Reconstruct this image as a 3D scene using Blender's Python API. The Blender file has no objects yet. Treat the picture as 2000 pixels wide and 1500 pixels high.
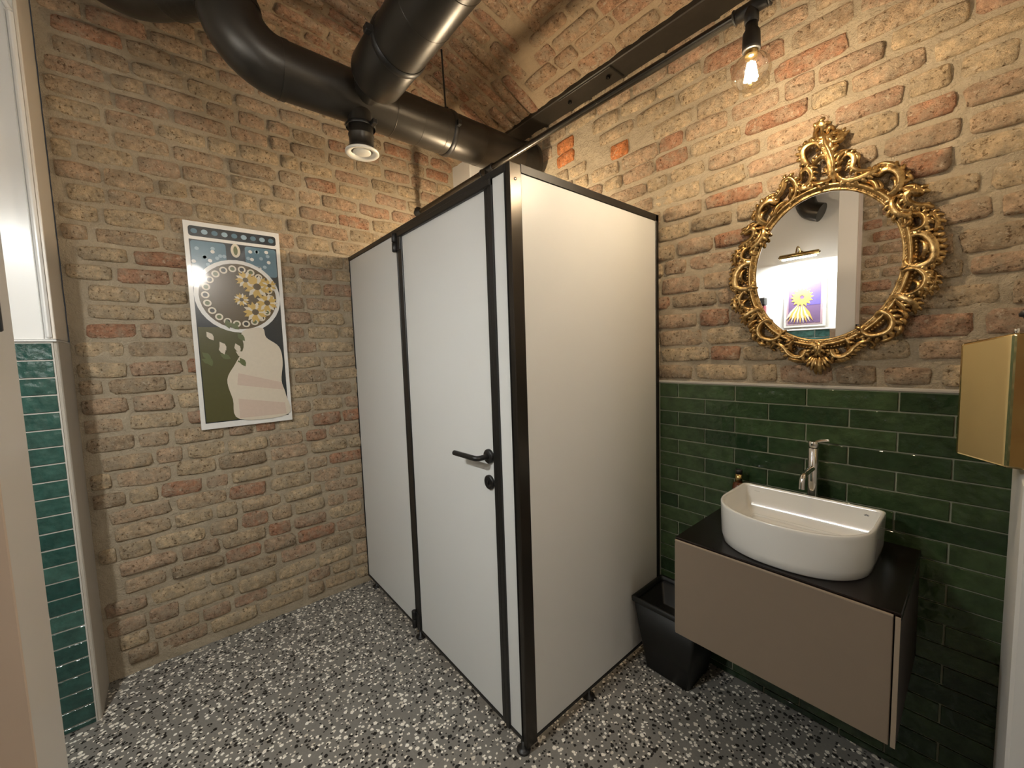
import bpy, math, random
from mathutils import Vector, Matrix, noise
S = bpy.context.scene
COL = S.collection
PI = math.pi
rnd = random.Random(7)

# ------------------------------------------------------------------ camera
CAM = Vector((2.50462, -1.76766, 1.42790))
RGT = Vector((0.6471721, 0.7616649, -0.0321696))
DWN = Vector((0.0378633, -0.0742607, -0.9965198))
FWD = Vector((-0.7614031, 0.6437018, -0.0768985))
FPX = 781.25
cd = bpy.data.cameras.new('camera')
cd.sensor_fit = 'HORIZONTAL'; cd.sensor_width = 36.0
cd.lens = FPX * 36.0 / 2000.0
cd.clip_start = 0.02
cam = bpy.data.objects.new('camera', cd); COL.objects.link(cam)
m = Matrix.Identity(4)
for i in range(3):
    m[i][0] = RGT[i]; m[i][1] = -DWN[i]; m[i][2] = -FWD[i]; m[i][3] = CAM[i]
cam.matrix_world = m
S.camera = cam

# ------------------------------------------------------------------ world / exposure
w = bpy.data.worlds.new('world'); S.world = w; w.use_nodes = True
w.node_tree.nodes['Background'].inputs[0].default_value = (0.9, 0.95, 1.0, 1)
w.node_tree.nodes['Background'].inputs[1].default_value = 0.02
vs = S.view_settings
vs.view_transform = 'Standard'; vs.look = 'None'; vs.gamma = 1.0; vs.exposure = 0.42
vs.use_curve_mapping = False
P_BULB = 17.0       # each filament bulb, watts of light
P_BULB_CUB = 32.0
P_LED = 17.0         # picture light
P_GLOBE = 24.0      # opal globe lamp of the entrance side
WARM = (1.0, 0.82, 0.58)
NEUTRAL = (1.0, 0.95, 0.88)
COOL = (0.96, 0.98, 0.95)

# ------------------------------------------------------------------ material helpers
def mat(name):
    m = bpy.data.materials.new(name); m.use_nodes = True
    nt = m.node_tree
    return m, nt, nt.nodes['Principled BSDF']

def nd(nt, t, **kw):
    n = nt.nodes.new(t)
    for k, v in kw.items():
        if k.startswith('i_'):
            key = k[2:]
            n.inputs[int(key) if key.isdigit() else key.replace('_', ' ')].default_value = v
        else: setattr(n, k, v)
    return n

def lk(nt, a, b): nt.links.new(a, b)

def ramp(nt, fac, stops, interp='LINEAR'):
    r = nd(nt, 'ShaderNodeValToRGB'); r.color_ramp.interpolation = interp
    e = r.color_ramp.elements
    while len(e) < len(stops): e.new(0.5)
    for el, (p, c) in zip(e, stops):
        el.position = p; el.color = (c[0], c[1], c[2], 1)
    lk(nt, fac, r.inputs[0]); return r.outputs[0]

def mix(nt, fac, a, b, mode='MIX'):
    n = nd(nt, 'ShaderNodeMix', data_type='RGBA', blend_type=mode)
    for s, v in ((n.inputs[0], fac), (n.inputs[6], a), (n.inputs[7], b)):
        if hasattr(v, 'links'): lk(nt, v, s)
        elif isinstance(v, (int, float)): s.default_value = v
        else: s.default_value = (v[0], v[1], v[2], 1)
    return n.outputs[2]

def tex_noise(nt, vec, scale, detail=4, rough=0.6, out=0):
    n = nd(nt, 'ShaderNodeTexNoise'); n.inputs['Scale'].default_value = scale
    n.inputs['Detail'].default_value = detail; n.inputs['Roughness'].default_value = rough
    if vec is not None: lk(nt, vec, n.inputs['Vector'])
    return n.outputs[out]

def bump(nt, bs, h, strength, dist, prev=None):
    b = nd(nt, 'ShaderNodeBump'); b.inputs['Strength'].default_value = strength
    b.inputs['Distance'].default_value = dist
    lk(nt, h, b.inputs['Height'])
    if prev is not None: lk(nt, prev, b.inputs['Normal'])
    lk(nt, b.outputs[0], bs.inputs['Normal'])
    return b.outputs[0]

def simple(name, col, rough=0.5, metal=0.0, var=0.0, vscale=20, bmp=0.0, bscale=200, coat=0.0, spec=0.5):
    m, nt, bs = mat(name)
    bs.inputs['Base Color'].default_value = (*col, 1)
    bs.inputs['Roughness'].default_value = rough
    bs.inputs['Metallic'].default_value = metal
    bs.inputs['Coat Weight'].default_value = coat
    bs.inputs['Coat Roughness'].default_value = 0.05
    bs.inputs['Specular IOR Level'].default_value = spec
    tc = nd(nt, 'ShaderNodeTexCoord')
    f = tex_noise(nt, tc.outputs['Object'], vscale, 4)
    c2 = tuple(c * (1 - var) for c in col)
    lk(nt, mix(nt, f, col, c2), bs.inputs['Base Color'])
    if bmp: bump(nt, bs, tex_noise(nt, tc.outputs['Object'], bscale, 3), bmp, 0.001)
    return m

MORTAR = (0.40, 0.33, 0.235)
def geo_pos(nt):
    return nd(nt, 'ShaderNodeNewGeometry').outputs['Position']

def brick_mat(name, stops, smear=0.5):
    m, nt, bs = mat(name)
    oi = nd(nt, 'ShaderNodeObjectInfo'); pos = geo_pos(nt)
    base = ramp(nt, oi.outputs['Random'], stops)
    n1 = tex_noise(nt, pos, 38, 6, 0.7)
    hv = nd(nt, 'ShaderNodeMapRange'); lk(nt, n1, hv.inputs[0])
    hv.inputs[1].default_value = .28; hv.inputs[2].default_value = .72; hv.inputs[3].default_value = .5; hv.inputs[4].default_value = 1.4
    v = nd(nt, 'ShaderNodeVectorMath', operation='SCALE'); lk(nt, base, v.inputs[0]); lk(nt, hv.outputs[0], v.inputs['Scale'])
    n2 = tex_noise(nt, pos, 16, 7, 0.72)
    msk = ramp(nt, n2, [(0.50 - 0.08 * smear, (0, 0, 0)), (0.62 - 0.06 * smear, (1, 1, 1))])
    ms = nd(nt, 'ShaderNodeMath', operation='MULTIPLY'); ms.inputs[1].default_value = smear; lk(nt, msk, ms.inputs[0])
    c = mix(nt, ms.outputs[0], v.outputs[0], MORTAR)
    n3 = tex_noise(nt, pos, 90, 3, 0.6)
    pit = ramp(nt, n3, [(0.33, (.40, .35, .30)), (0.42, (1, 1, 1))])
    c = mix(nt, 1.0, c, pit, 'MULTIPLY')
    n4 = tex_noise(nt, pos, 48, 6, .75)
    fl = ramp(nt, n4, [(0.57, (0, 0, 0)), (0.68, (.7, .7, .7))])
    c = mix(nt, fl, c, (.66, .56, .42))
    lk(nt, c, bs.inputs['Base Color'])
    bs.inputs['Roughness'].default_value = 0.9
    bs.inputs['Specular IOR Level'].default_value = 0.2
    p = bump(nt, bs, n2, 1.0, 0.022)
    p = bump(nt, bs, tex_noise(nt, pos, 60, 5, .7), 1.0, 0.010, p)
    bump(nt, bs, tex_noise(nt, pos, 220, 3), 0.7, 0.003, p)
    return m

BUFF = [(0.0, (.62, .47, .295)), (0.35, (.52, .39, .245)), (0.62, (.52, .36, .235)), (0.8, (.47, .31, .205)), (1.0, (.40, .30, .19))]
M_BRICK = brick_mat('brick_buff', BUFF, .62)
M_BRICK_R = brick_mat('brick_red', [(0, (.47, .27, .17)), (.5, (.43, .22, .13)), (1, (.46, .30, .20))], .55)
M_BRICK_O = brick_mat('brick_orange', [(0, (.62, .235, .085)), (1, (.58, .21, .08))], .05)
M_BRICK_V = brick_mat('brick_vault', [(0, (.43, .29, .18)), (.4, (.43, .26, .16)), (.75, (.36, .19, .12)), (1, (.46, .33, .21))], .6)

def mortar_mat(name, col):
    m, nt, bs = mat(name); pos = geo_pos(nt)
    n = tex_noise(nt, pos, 9, 6, .65)
    c = mix(nt, n, tuple(x * .78 for x in col), tuple(x * 1.22 for x in col))
    lk(nt, c, bs.inputs['Base Color']); bs.inputs['Roughness'].default_value = .95
    bs.inputs['Specular IOR Level'].default_value = .15
    p = bump(nt, bs, tex_noise(nt, pos, 22, 6, .7), 1.0, .018)
    bump(nt, bs, tex_noise(nt, pos, 120, 4), .8, .004, p)
    return m
M_MORTAR = mortar_mat('lime_mortar', MORTAR)
M_MORTAR_V = mortar_mat('vault_mortar', (.37, .28, .185))

def tile_mat(name, lo, hi):
    m, nt, bs = mat(name); pos = geo_pos(nt)
    oi = nd(nt, 'ShaderNodeObjectInfo')
    base = ramp(nt, oi.outputs['Random'], [(0, lo), (.5, tuple((a + b) / 2 for a, b in zip(lo, hi))), (1, hi)])
    n = tex_noise(nt, pos, 24, 5, .6)
    hv = nd(nt, 'ShaderNodeMapRange'); lk(nt, n, hv.inputs[0])
    hv.inputs[1].default_value = .3; hv.inputs[2].default_value = .7; hv.inputs[3].default_value = .7; hv.inputs[4].default_value = 1.3
    v = nd(nt, 'ShaderNodeVectorMath', operation='SCALE'); lk(nt, base, v.inputs[0]); lk(nt, hv.outputs[0], v.inputs['Scale'])
    lk(nt, v.outputs[0], bs.inputs['Base Color'])
    bs.inputs['Roughness'].default_value = .10
    p = bump(nt, bs, tex_noise(nt, pos, 45, 3, .5), .5, .005)
    bump(nt, bs, tex_noise(nt, pos, 13, 2), .6, .016, p)
    return m
M_TILE = tile_mat('green_glazed_tile', (.018, .038, .016), (.046, .076, .030))
M_TILE_COOL = tile_mat('cool_lit_green_tile', (.020, .062, .052), (.045, .105, .085))  # green tile again, with the teal cast of cool light in its colour
M_GROUT = simple('grey_green_grout', (.33, .34, .24), .9, var=.2)
M_GROUT_L = simple('pale_grout', (.55, .52, .47), .9, var=.15)

def terrazzo():
    m, nt, bs = mat('terrazzo')
    pos = geo_pos(nt)
    # uneven chip outlines
    dn = tex_noise(nt, pos, 120, 2, .5, 1)
    sub = nd(nt, 'ShaderNodeVectorMath', operation='SUBTRACT'); lk(nt, dn, sub.inputs[0]); sub.inputs[1].default_value = (.5, .5, .5)
    sc = nd(nt, 'ShaderNodeVectorMath', operation='SCALE'); lk(nt, sub.outputs[0], sc.inputs[0]); sc.inputs['Scale'].default_value = .008
    ad = nd(nt, 'ShaderNodeVectorMath', operation='ADD'); lk(nt, pos, ad.inputs[0]); lk(nt, sc.outputs[0], ad.inputs[1])
    g = mix(nt, tex_noise(nt, pos, 45, 6, .7), (.19, .18, .16), (.31, .29, .26))
    g = mix(nt, tex_noise(nt, pos, 140, 3), g, (.17, .16, .14))
    c = g
    for scale, lo, hi, thr in ((54, .18, .76, .34), (84, .20, .80, .34)):
        v = nd(nt, 'ShaderNodeTexVoronoi', voronoi_dimensions='2D'); v.inputs['Scale'].default_value = scale
        v.inputs['Randomness'].default_value = .95
        lk(nt, ad.outputs[0], v.inputs['Vector'])
        sp = nd(nt, 'ShaderNodeSeparateColor'); lk(nt, v.outputs['Color'], sp.inputs[0])
        # chip radius differs per cell
        rr = nd(nt, 'ShaderNodeMath', operation='MULTIPLY_ADD'); lk(nt, sp.outputs[1], rr.inputs[0]); rr.inputs[1].default_value = .22; rr.inputs[2].default_value = thr - .12
        inside = nd(nt, 'ShaderNodeMath', operation='LESS_THAN'); lk(nt, v.outputs['Distance'], inside.inputs[0]); lk(nt, rr.outputs[0], inside.inputs[1])
        wh = nd(nt, 'ShaderNodeMath', operation='GREATER_THAN'); lk(nt, sp.outputs[0], wh.inputs[0]); wh.inputs[1].default_value = hi
        bk = nd(nt, 'ShaderNodeMath', operation='LESS_THAN'); lk(nt, sp.outputs[0], bk.inputs[0]); bk.inputs[1].default_value = lo
        fw = nd(nt, 'ShaderNodeMath', operation='MULTIPLY'); lk(nt, inside.outputs[0], fw.inputs[0]); lk(nt, wh.outputs[0], fw.inputs[1])
        fb = nd(nt, 'ShaderNodeMath', operation='MULTIPLY'); lk(nt, inside.outputs[0], fb.inputs[0]); lk(nt, bk.outputs[0], fb.inputs[1])
        wcol = ramp(nt, sp.outputs[2], [(0, (.88, .84, .75)), (.7, (.80, .74, .64)), (1, (.55, .49, .40))])
        c = mix(nt, fw.outputs[0], c, wcol)
        c = mix(nt, fb.outputs[0], c, (.02, .018, .016))
    lk(nt, c, bs.inputs['Base Color'])
    bs.inputs['Roughness'].default_value = .42
    bs.inputs['Specular IOR Level'].default_value = .35
    return m
M_FLOOR = terrazzo()

M_WHITE = simple('white_laminate', (.72, .72, .70), .38, var=.03, vscale=3)
M_BLACKM = simple('black_powder_coat', (.012, .011, .010), .42, var=.3, vscale=60, bmp=.05)
M_BLACKS = simple('black_anodised_post', (.055, .048, .040), .27, metal=.75, var=.12, vscale=8)
M_DUCT = simple('black_painted_duct', (.050, .044, .036), .36, metal=.55, var=.35, vscale=14, bmp=.06, bscale=90)
M_TAPE = simple('black_taped_foil', (.03, .027, .022), .30, metal=.4, var=.5, vscale=40, bmp=1.0, bscale=45)
M_STEEL = simple('black_painted_rusty_steel', (.040, .034, .026), .5, metal=.3, var=.55, vscale=25, bmp=.6, bscale=60)
M_VALVE = simple('white_plastic', (.80, .77, .70), .35, var=.03)
M_PLASTER = simple('grey_plaster', (.46, .42, .36), .85, var=.15, vscale=6, bmp=.25, bscale=80)
M_PAINT = simple('white_wall_paint', (.74, .73, .70), .6, var=.05, vscale=5, bmp=.1, bscale=60)
M_GLOSSW = simple('white_gloss_paint', (.75, .74, .72), .25, var=.04, vscale=4)
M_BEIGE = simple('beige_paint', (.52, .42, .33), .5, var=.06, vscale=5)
M_CERAM = simple('white_ceramic', (.80, .79, .75), .12, var=.02, vscale=4, coat=.5)
M_CHROME = simple('chrome', (.75, .73, .70), .08, metal=1.0, var=.03)
M_WORKTOP = simple('dark_brown_stone_top', (.010, .006, .005), .22, var=.4, vscale=30)
M_TAUPE = simple('taupe_lacquer', (.235, .180, .130), .45, var=.06, vscale=30)
M_TAUPE_E = simple('taupe_edge', (.33, .26, .19), .4, var=.05)
M_DKBROWN = simple('dark_brown_carcass', (.035, .022, .016), .5, var=.3)
M_BIN = simple('black_bin_plastic', (.006, .006, .005), .5, var=.2)
M_BRASS = simple('polished_brass', (.84, .66, .34), .12, metal=1.0, var=.06, vscale=5, bmp=.9, bscale=11)
M_BRASSD = simple('brass', (.62, .45, .19), .2, metal=1.0, var=.1, vscale=20)
M_AMBER = simple('amber_glass', (.10, .025, .006), .1, var=.2, coat=.6)
M_MARK = simple('grey_print', (.22, .22, .22), .5)
def gold():
    m, nt, bs = mat('antique_gold_leaf')
    tc = nd(nt, 'ShaderNodeTexCoord'); o = tc.outputs['Object']
    n = tex_noise(nt, o, 45, 5, .65)
    c = ramp(nt, n, [(.30, (.10, .055, .018)), (.48, (.36, .225, .085)), (.72, (.66, .46, .21))])
    lk(nt, c, bs.inputs['Base Color']); bs.inputs['Metallic'].default_value = .9
    bs.inputs['Roughness'].default_value = .30
    bump(nt, bs, tex_noise(nt, o, 120, 3), .35, .003)
    return m
M_GOLD = gold()
M_MIRROR = simple('silvered_mirror', (.90, .90, .90), .0, metal=1.0)

def emis(name, col, s):
    m, nt, bs = mat(name)
    bs.inputs['Base Color'].default_value = (*col, 1)
    bs.inputs['Emission Color'].default_value = (*col, 1)
    bs.inputs['Emission Strength'].default_value = s
    return m
M_LED = emis('led_strip', (.92, .97, 1.0), 12)

def thin_glass(name, tint=(1, .97, .92), fac=.06):
    m = bpy.data.materials.new(name); m.use_nodes = True; nt = m.node_tree
    nt.nodes.clear()
    out = nd(nt, 'ShaderNodeOutputMaterial')
    tr = nd(nt, 'ShaderNodeBsdfTransparent'); tr.inputs[0].default_value = (*tint, 1)
    gl = nd(nt, 'ShaderNodeBsdfGlossy'); gl.inputs['Roughness'].default_value = .03
    lw = nd(nt, 'ShaderNodeLayerWeight'); lw.inputs[0].default_value = .35
    ml = nd(nt, 'ShaderNodeMath', operation='MULTIPLY_ADD'); lk(nt, lw.outputs['Facing'], ml.inputs[0])
    ml.inputs[1].default_value = .55; ml.inputs[2].default_value = fac
    mx = nd(nt, 'ShaderNodeMixShader'); lk(nt, ml.outputs[0], mx.inputs[0]); lk(nt, tr.outputs[0], mx.inputs[1]); lk(nt, gl.outputs[0], mx.inputs[2])
    lk(nt, mx.outputs[0], out.inputs[0])
    return m
M_BULBGLASS = thin_glass('clear_bulb_glass')

# ------------------------------------------------------------------ geometry helpers
class MB:
    def __init__(s): s.v = []; s.f = []; s.sm = []
    def add(s, vs, fs, smooth=False):
        o = len(s.v); s.v += [tuple(v) for v in vs]
        s.f += [tuple(i + o for i in f) for f in fs]; s.sm += [smooth] * len(fs)
        return s
    def box(s, x0, x1, y0, y1, z0, z1, b=0.0):
        if x0 > x1: x0, x1 = x1, x0
        if y0 > y1: y0, y1 = y1, y0
        if z0 > z1: z0, z1 = z1, z0
        b = min(b, (x1 - x0) * .45, (y1 - y0) * .45, (z1 - z0) * .45)
        if b <= 0:
            v = [(x, y, z) for z in (z0, z1) for y in (y0, y1) for x in (x0, x1)]
            return s.add(v, [(0, 2, 3, 1), (4, 5, 7, 6), (0, 1, 5, 4), (2, 6, 7, 3), (0, 4, 6, 2), (1, 3, 7, 5)])
        lo = (x0, y0, z0); hi = (x1, y1, z1)
        vs = []; idx = {}
        for cx in (0, 1):
            for cy in (0, 1):
                for cz in (0, 1):
                    c = (cx, cy, cz)
                    for ax in range(3):
                        p = [0, 0, 0]
                        for k in range(3):
                            e = hi[k] if c[k] else lo[k]; sg = -1 if c[k] else 1
                            p[k] = e if k == ax else e + sg * b
                        idx[c + (ax,)] = len(vs); vs.append(p)
        fs = []
        for ax in range(3):
            a1, a2 = (ax + 1) % 3, (ax + 2) % 3
            for sd in (0, 1):
                q = []
                for (u, t) in ((0, 0), (1, 0), (1, 1), (0, 1)):
                    c = [0, 0, 0]; c[ax] = sd; c[a1] = u; c[a2] = t; q.append(idx[tuple(c) + (ax,)])
                fs.append(tuple(q) if sd else tuple(q[::-1]))
            for u in (0, 1):
                for t in (0, 1):   # edges along ax
                    c0 = [0, 0, 0]; c0[a1] = u; c0[a2] = t; c1 = list(c0); c1[ax] = 1
                    q = [idx[tuple(c0) + (a1,)], idx[tuple(c1) + (a1,)], idx[tuple(c1) + (a2,)], idx[tuple(c0) + (a2,)]]
                    fs.append(tuple(q) if (u ^ t) else tuple(q[::-1]))
        for cx in (0, 1):
            for cy in (0, 1):
                for cz in (0, 1):
                    q = [idx[(cx, cy, cz, k)] for k in range(3)]
                    fs.append(tuple(q) if (cx + cy + cz) % 2 else tuple(q[::-1]))
        return s.add(vs, fs)
    def tube(s, pts, r, n=10, caps=True, flat=1.0, up=None):
        pts = [Vector(p) for p in pts]; N = len(pts)
        rs = r if isinstance(r, (list, tuple)) else [r] * N
        tang = [(pts[min(i + 1, N - 1)] - pts[max(i - 1, 0)]).normalized() for i in range(N)]
        u = Vector(up) if up else (Vector((0, 0, 1)) if abs(tang[0].z) < .9 else Vector((1, 0, 0)))
        u = (u - tang[0] * u.dot(tang[0])).normalized()
        vs = []
        for i in range(N):
            t = tang[i]; u = (u - t * u.dot(t))
            u = u.normalized() if u.length > 1e-6 else t.orthogonal().normalized()
            wv = t.cross(u)
            for k in range(n):
                a = 2 * PI * k / n
                vs.append(pts[i] + (u * math.cos(a) * flat + wv * math.sin(a)) * rs[i])
        fs = []
        for i in range(N - 1):
            for k in range(n):
                a, b = i * n + k, i * n + (k + 1) % n
                fs.append((a, b, b + n, a + n))
        s.add(vs, fs, True)
        if caps:
            s.add(vs[:n], [tuple(range(n))[::-1]]); s.add(vs[-n:], [tuple(range(n))])
        return s
    def lathe(s, prof, o, axis=(0, 0, 1), n=24, ref=None):
        # prof: list of (r, h) along axis from o
        A = Vector(axis).normalized(); U = Vector(ref) if ref else A.orthogonal(); U = (U - A * U.dot(A)).normalized(); W = A.cross(U); o = Vector(o)
        vs = []
        for r, h in prof:
            for k in range(n):
                a = 2 * PI * k / n
                vs.append(o + A * h + (U * math.cos(a) + W * math.sin(a)) * max(r, 1e-5))
        fs = []
        for i in range(len(prof) - 1):
            for k in range(n):
                a, b = i * n + k, i * n + (k + 1) % n
                fs.append((a, b, b + n, a + n))
        return s.add(vs, fs, True)
    def cyl(s, p0, p1, r, n=20, bev=0.0):
        p0 = Vector(p0); p1 = Vector(p1); L = (p1 - p0).length
        pr = [(0, 0), (r - bev, 0), (r, bev), (r, L - bev), (r - bev, L), (0, L)] if bev else [(0, 0), (r, 0), (r, 0), (r, L), (r, L), (0, L)]
        return s.lathe(pr, p0, p1 - p0, n)
    def prism(s, poly, to3, d0, d1, smooth_side=False):
        # poly 2D list; to3(a,b,d) -> 3D
        n = len(poly)
        v = [to3(a, b, d0) for a, b in poly] + [to3(a, b, d1) for a, b in poly]
        s.add(v, [(k, (k + 1) % n, n + (k + 1) % n, n + k) for k in range(n)], smooth_side)
        s.add(v, [tuple(range(n))[::-1], tuple(range(n, 2 * n))])
        return s
    def build(s, name, m, parent=None, fix=True):
        me = bpy.data.meshes.new(name); me.from_pydata(s.v, [], s.f)
        me.polygons.foreach_set('use_smooth', s.sm)
        me.update()
        if fix:
            import bmesh
            b = bmesh.new(); b.from_mesh(me); bmesh.ops.recalc_face_normals(b, faces=b.faces); b.to_mesh(me); b.free()
        me.materials.append(m)
        o = bpy.data.objects.new(name, me); COL.objects.link(o)
        if parent: o.parent = parent
        return o

def tag(o, label=None, cat=None, group=None, kind=None):
    if label: o['label'] = label
    if cat: o['category'] = cat
    if group: o['group'] = group
    if kind: o['kind'] = kind
    return o

def thing(name, label, cat, loc, group=None):
    o = bpy.data.objects.new(name, None); COL.objects.link(o); o.location = loc
    o.empty_display_size = .05
    tag(o, label, cat, group)
    return o

def at(mb, loc):
    mb.v = [(x - loc[0], y - loc[1], z - loc[2]) for x, y, z in mb.v]; return mb

def part(name, mb, m, root, sub=None):
    """build geometry given in world coordinates as a child of a thing (or of a part)"""
    L = root.location
    o = at(mb, L).build(name, m, sub if sub else root)
    return o

def struct(name, mb, m, label):
    o = mb.build(name, m); return tag(o, label, None, None, 'structure')

def crom(pts, n=6, closed=False):
    P = [Vector(p) for p in pts]; out = []
    N = len(P)
    for i in range(N - (0 if closed else 1)):
        g = lambda k: P[k % N] if closed else P[max(0, min(N - 1, k))]
        p0, p1, p2, p3 = g(i - 1), g(i), g(i + 1), g(i + 2)
        for j in range(n):
            t = j / n
            out.append(.5 * ((2 * p1) + (p2 - p0) * t + (2 * p0 - 5 * p1 + 4 * p2 - p3) * t * t + (3 * p1 - p0 - 3 * p2 + p3) * t ** 3))
    if not closed: out.append(P[-1])
    return out

# ------------------------------------------------------------------ brick walls
def fn(p, s=1.0): return noise.noise(Vector(p) * s)

def brick_meshes(mats, nvar=9):
    """unit-ish bricks 0.24 x 0.064, local: a along length, b up, d out of the wall"""
    res = {}
    for mi, m in enumerate(mats):
        L = []
        for k in range(nvar):
            r = random.Random(100 * mi + k)
            hl, hh = .12, .032
            n = 14; out = []; ph = r.uniform(0, 50); cr_ = r.uniform(.30, .50)
            for q in range(n):
                t = 2 * PI * (q + .5) / n; c_, s_ = math.cos(t), math.sin(t)
                wv = 1 + .20 * noise.noise(Vector((c_ * 2.3 + ph, s_ * 2.3, k)))
                ex = cr_
                a_ = hl * math.copysign(abs(c_) ** (ex * .55), c_) * (1 + .35 * (wv - 1)); b2_ = hh * math.copysign(abs(s_) ** ex, s_) * wv * 1.02
                out.append((a_, b2_))
            n = len(out); h = r.uniform(.006, .013)
            v = [(a, b, -.012) for a, b in out]
            v += [(a * .985, b * .95, h * r.uniform(.3, .6)) for a, b in out]
            v += [(a * .93, b * .74, h * r.uniform(.7, 1.2)) for a, b in out]
            v.append((r.uniform(-.03, .03), r.uniform(-.006, .006), h * r.uniform(.8, 1.3)))
            f = []
            for i in range(2):
                for q in range(n):
                    a, b = i * n + q, i * n + (q + 1) % n
                    f.append((a, b, b + n, a + n))
            for q in range(n): f.append((2 * n + q, 2 * n + (q + 1) % n, 3 * n))
            me = bpy.data.meshes.new('brick'); me.from_pydata(v, [], f)
            me.polygons.foreach_set('use_smooth', [True] * len(f)); me.update()
            me.materials.append(m); L.append(me)
        res[m.name] = L
    return res
BM = brick_meshes([M_BRICK, M_BRICK_R, M_BRICK_O, M_BRICK_V])

def put_brick(parent, mname, cen, A, B, D, length, height, r):
    me = r.choice(BM[mname])
    o = bpy.data.objects.new('brick', me)
    A = Vector(A); B = Vector(B); D = Vector(D)
    sx = length / .24 * (1 if r.random() < .5 else -1); sy = height / .064
    M = Matrix.Identity(4)
    dsc = r.uniform(.55, 1.5)
    tilt = r.uniform(-.035, .035)
    A2 = A + B * tilt; B2 = B - A * tilt
    for i in range(3):
        M[i][0] = A2[i] * abs(sx); M[i][1] = B2[i] * sy; M[i][2] = D[i] * dsc; M[i][3] = cen[i]
    if sx < 0:   # turn half round for variety
        for i in range(3): M[i][0] *= -1; M[i][1] *= -1
    o.parent = parent
    COL.objects.link(o); o.matrix_local = M
    return o

def mortar_grid(name, to3, a0, a1, b0, b1, step, m, label, amp=.009, keep=None, out=None):
    na = max(2, int((a1 - a0) / step)); nb = max(2, int((b1 - b0) / step))
    vs = []; fs = []
    for j in range(nb + 1):
        for i in range(na + 1):
            a = a0 + (a1 - a0) * i / na; b = b0 + (b1 - b0) * j / nb
            d = amp * (fn((a, b, 1.7), 14) * .7 + fn((a, b, 5.1), 33) * .5)
            vs.append(to3(a, b, d))
    for j in range(nb):
        for i in range(na):
            a = a0 + (a1 - a0) * (i + .5) / na; b = b0 + (b1 - b0) * (j + .5) / nb
            if keep and not keep(a, b): continue
            q = j * (na + 1) + i
            fs.append((q, q + 1, q + na + 2, q + na + 1))
    mb = MB(); mb.add(vs, fs, True)
    o = mb.build(name, m, fix=False); tag(o, label, None, None, 'structure')
    return o

def courses(a0, a1, b0, b1, hc, r, lens=(.145, .215), head=.26):
    """yield (a, b, length, height) of bricks in running courses"""
    b = b0; k = 0
    while b < b1:
        h = hc * r.uniform(.95, 1.05)
        a = a0 - r.uniform(0, .25)
        wob = r.uniform(-.005, .005)
        while a < a1:
            L = r.uniform(.085, .12) if r.random() < head else r.uniform(*lens)
            j = r.uniform(.009, .022)
            s, e = max(a, a0), min(a + L, a1)
            if e - s > .05: yield ((s + e) / 2, b + h / 2 + wob + r.uniform(-.003, .003), e - s, (h - r.uniform(.009, .021)))
            a += L + j
        b += h; k += 1

def cam_px(p):
    q = Vector(p) - CAM; z = q.dot(FWD)
    if z < .05: return None
    return (1000 + FPX * q.dot(RGT) / z, 750 + FPX * q.dot(DWN) / z)

# vault profile (arc over y)
YC, ZC, RC = -1.40, 0.087, math.sqrt(8.716)
def vz(y): return ZC + math.sqrt(max(0, RC * RC - (y - YC) ** 2))
def varc(s):   # arc length from the beam edge -> (y,z)
    a0 = math.acos((-.125 - YC) / RC); a = a0 + s / RC
    return YC + RC * math.cos(a), ZC + RC * math.sin(a), a

# floor
f = MB(); f.box(-.3, 3.9, -3.0, .25, -.1, 0)
struct('floor', f, M_FLOOR, 'grey terrazzo floor with white and black stone chips')

# wall_left (x = 0): rough brick, arched top under the vault
YL = -2.09
r = random.Random(11)
wl = mortar_grid('wall_left', lambda a, b, d: (d, a, b), YL, 0.0, 0.0, 3.06, .016, M_MORTAR,
                 'rough old brick wall behind the framed panel picture', keep=lambda a, b: b < vz(a) + .04)
mb = MB(); mb.box(-.25, -.012, YL, .25, -.1, 3.2); b_ = mb.build('wall_core', M_MORTAR, wl)
for a, b, L, h in courses(YL + .012, -.15, .035, 3.02, .0835, r):
    if a > -.86 and b < 1.93: continue
    if abs(a + 1.48) + L / 2 < .19 and 1.15 < b < 2.05: continue
    if b > vz(a) - .03: continue
    warm = b > 2.25 and a > -1.0
    p = r.random()
    put_brick(wl, 'brick_red' if p < (.42 if warm else .10) else 'brick_buff', (0.0, a, b), (0, 1, 0), (0, 0, 1), (1, 0, 0), L, h, r)

# wall_back (y = 0)
XB = 2.66; TZ = 1.266
r = random.Random(23)
wb = mortar_grid('wall_back', lambda a, b, d: (a, -d, b), 0.0, XB, 0.0, 2.78, .016, M_MORTAR,
                 'rough brick wall with green tiled lower half behind the mirror')
mb = MB(); mb.box(-.25, XB + 1.2, .012, .25, -.1, 3.2); mb.build('wall_core', M_MORTAR, wb)
ORANGE = [(.945, 2.575, .125, .068), (.945, 2.502, .125, .068), (1.297, 2.412, .10, .072)]
for x, z, L, h in ORANGE: put_brick(wb, 'brick_orange', (x, -.002, z), (1, 0, 0), (0, 0, 1), (0, -1, 0), L, h, r)
for a, b, L, h in courses(.16, XB, TZ + .012, 2.74, .080, r):
    if a < 1.45 and b < 1.95: continue
    if any(abs(a - x) < (L + l2) / 2 and abs(b - z) < (h + h2) / 2 - .006 for x, z, l2, h2 in ORANGE): continue
    put_brick(wb, 'brick_red' if r.random() < .10 else 'brick_buff', (a, 0.0, b), (1, 0, 0), (0, 0, 1), (0, -1, 0), L, h, r)

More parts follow.
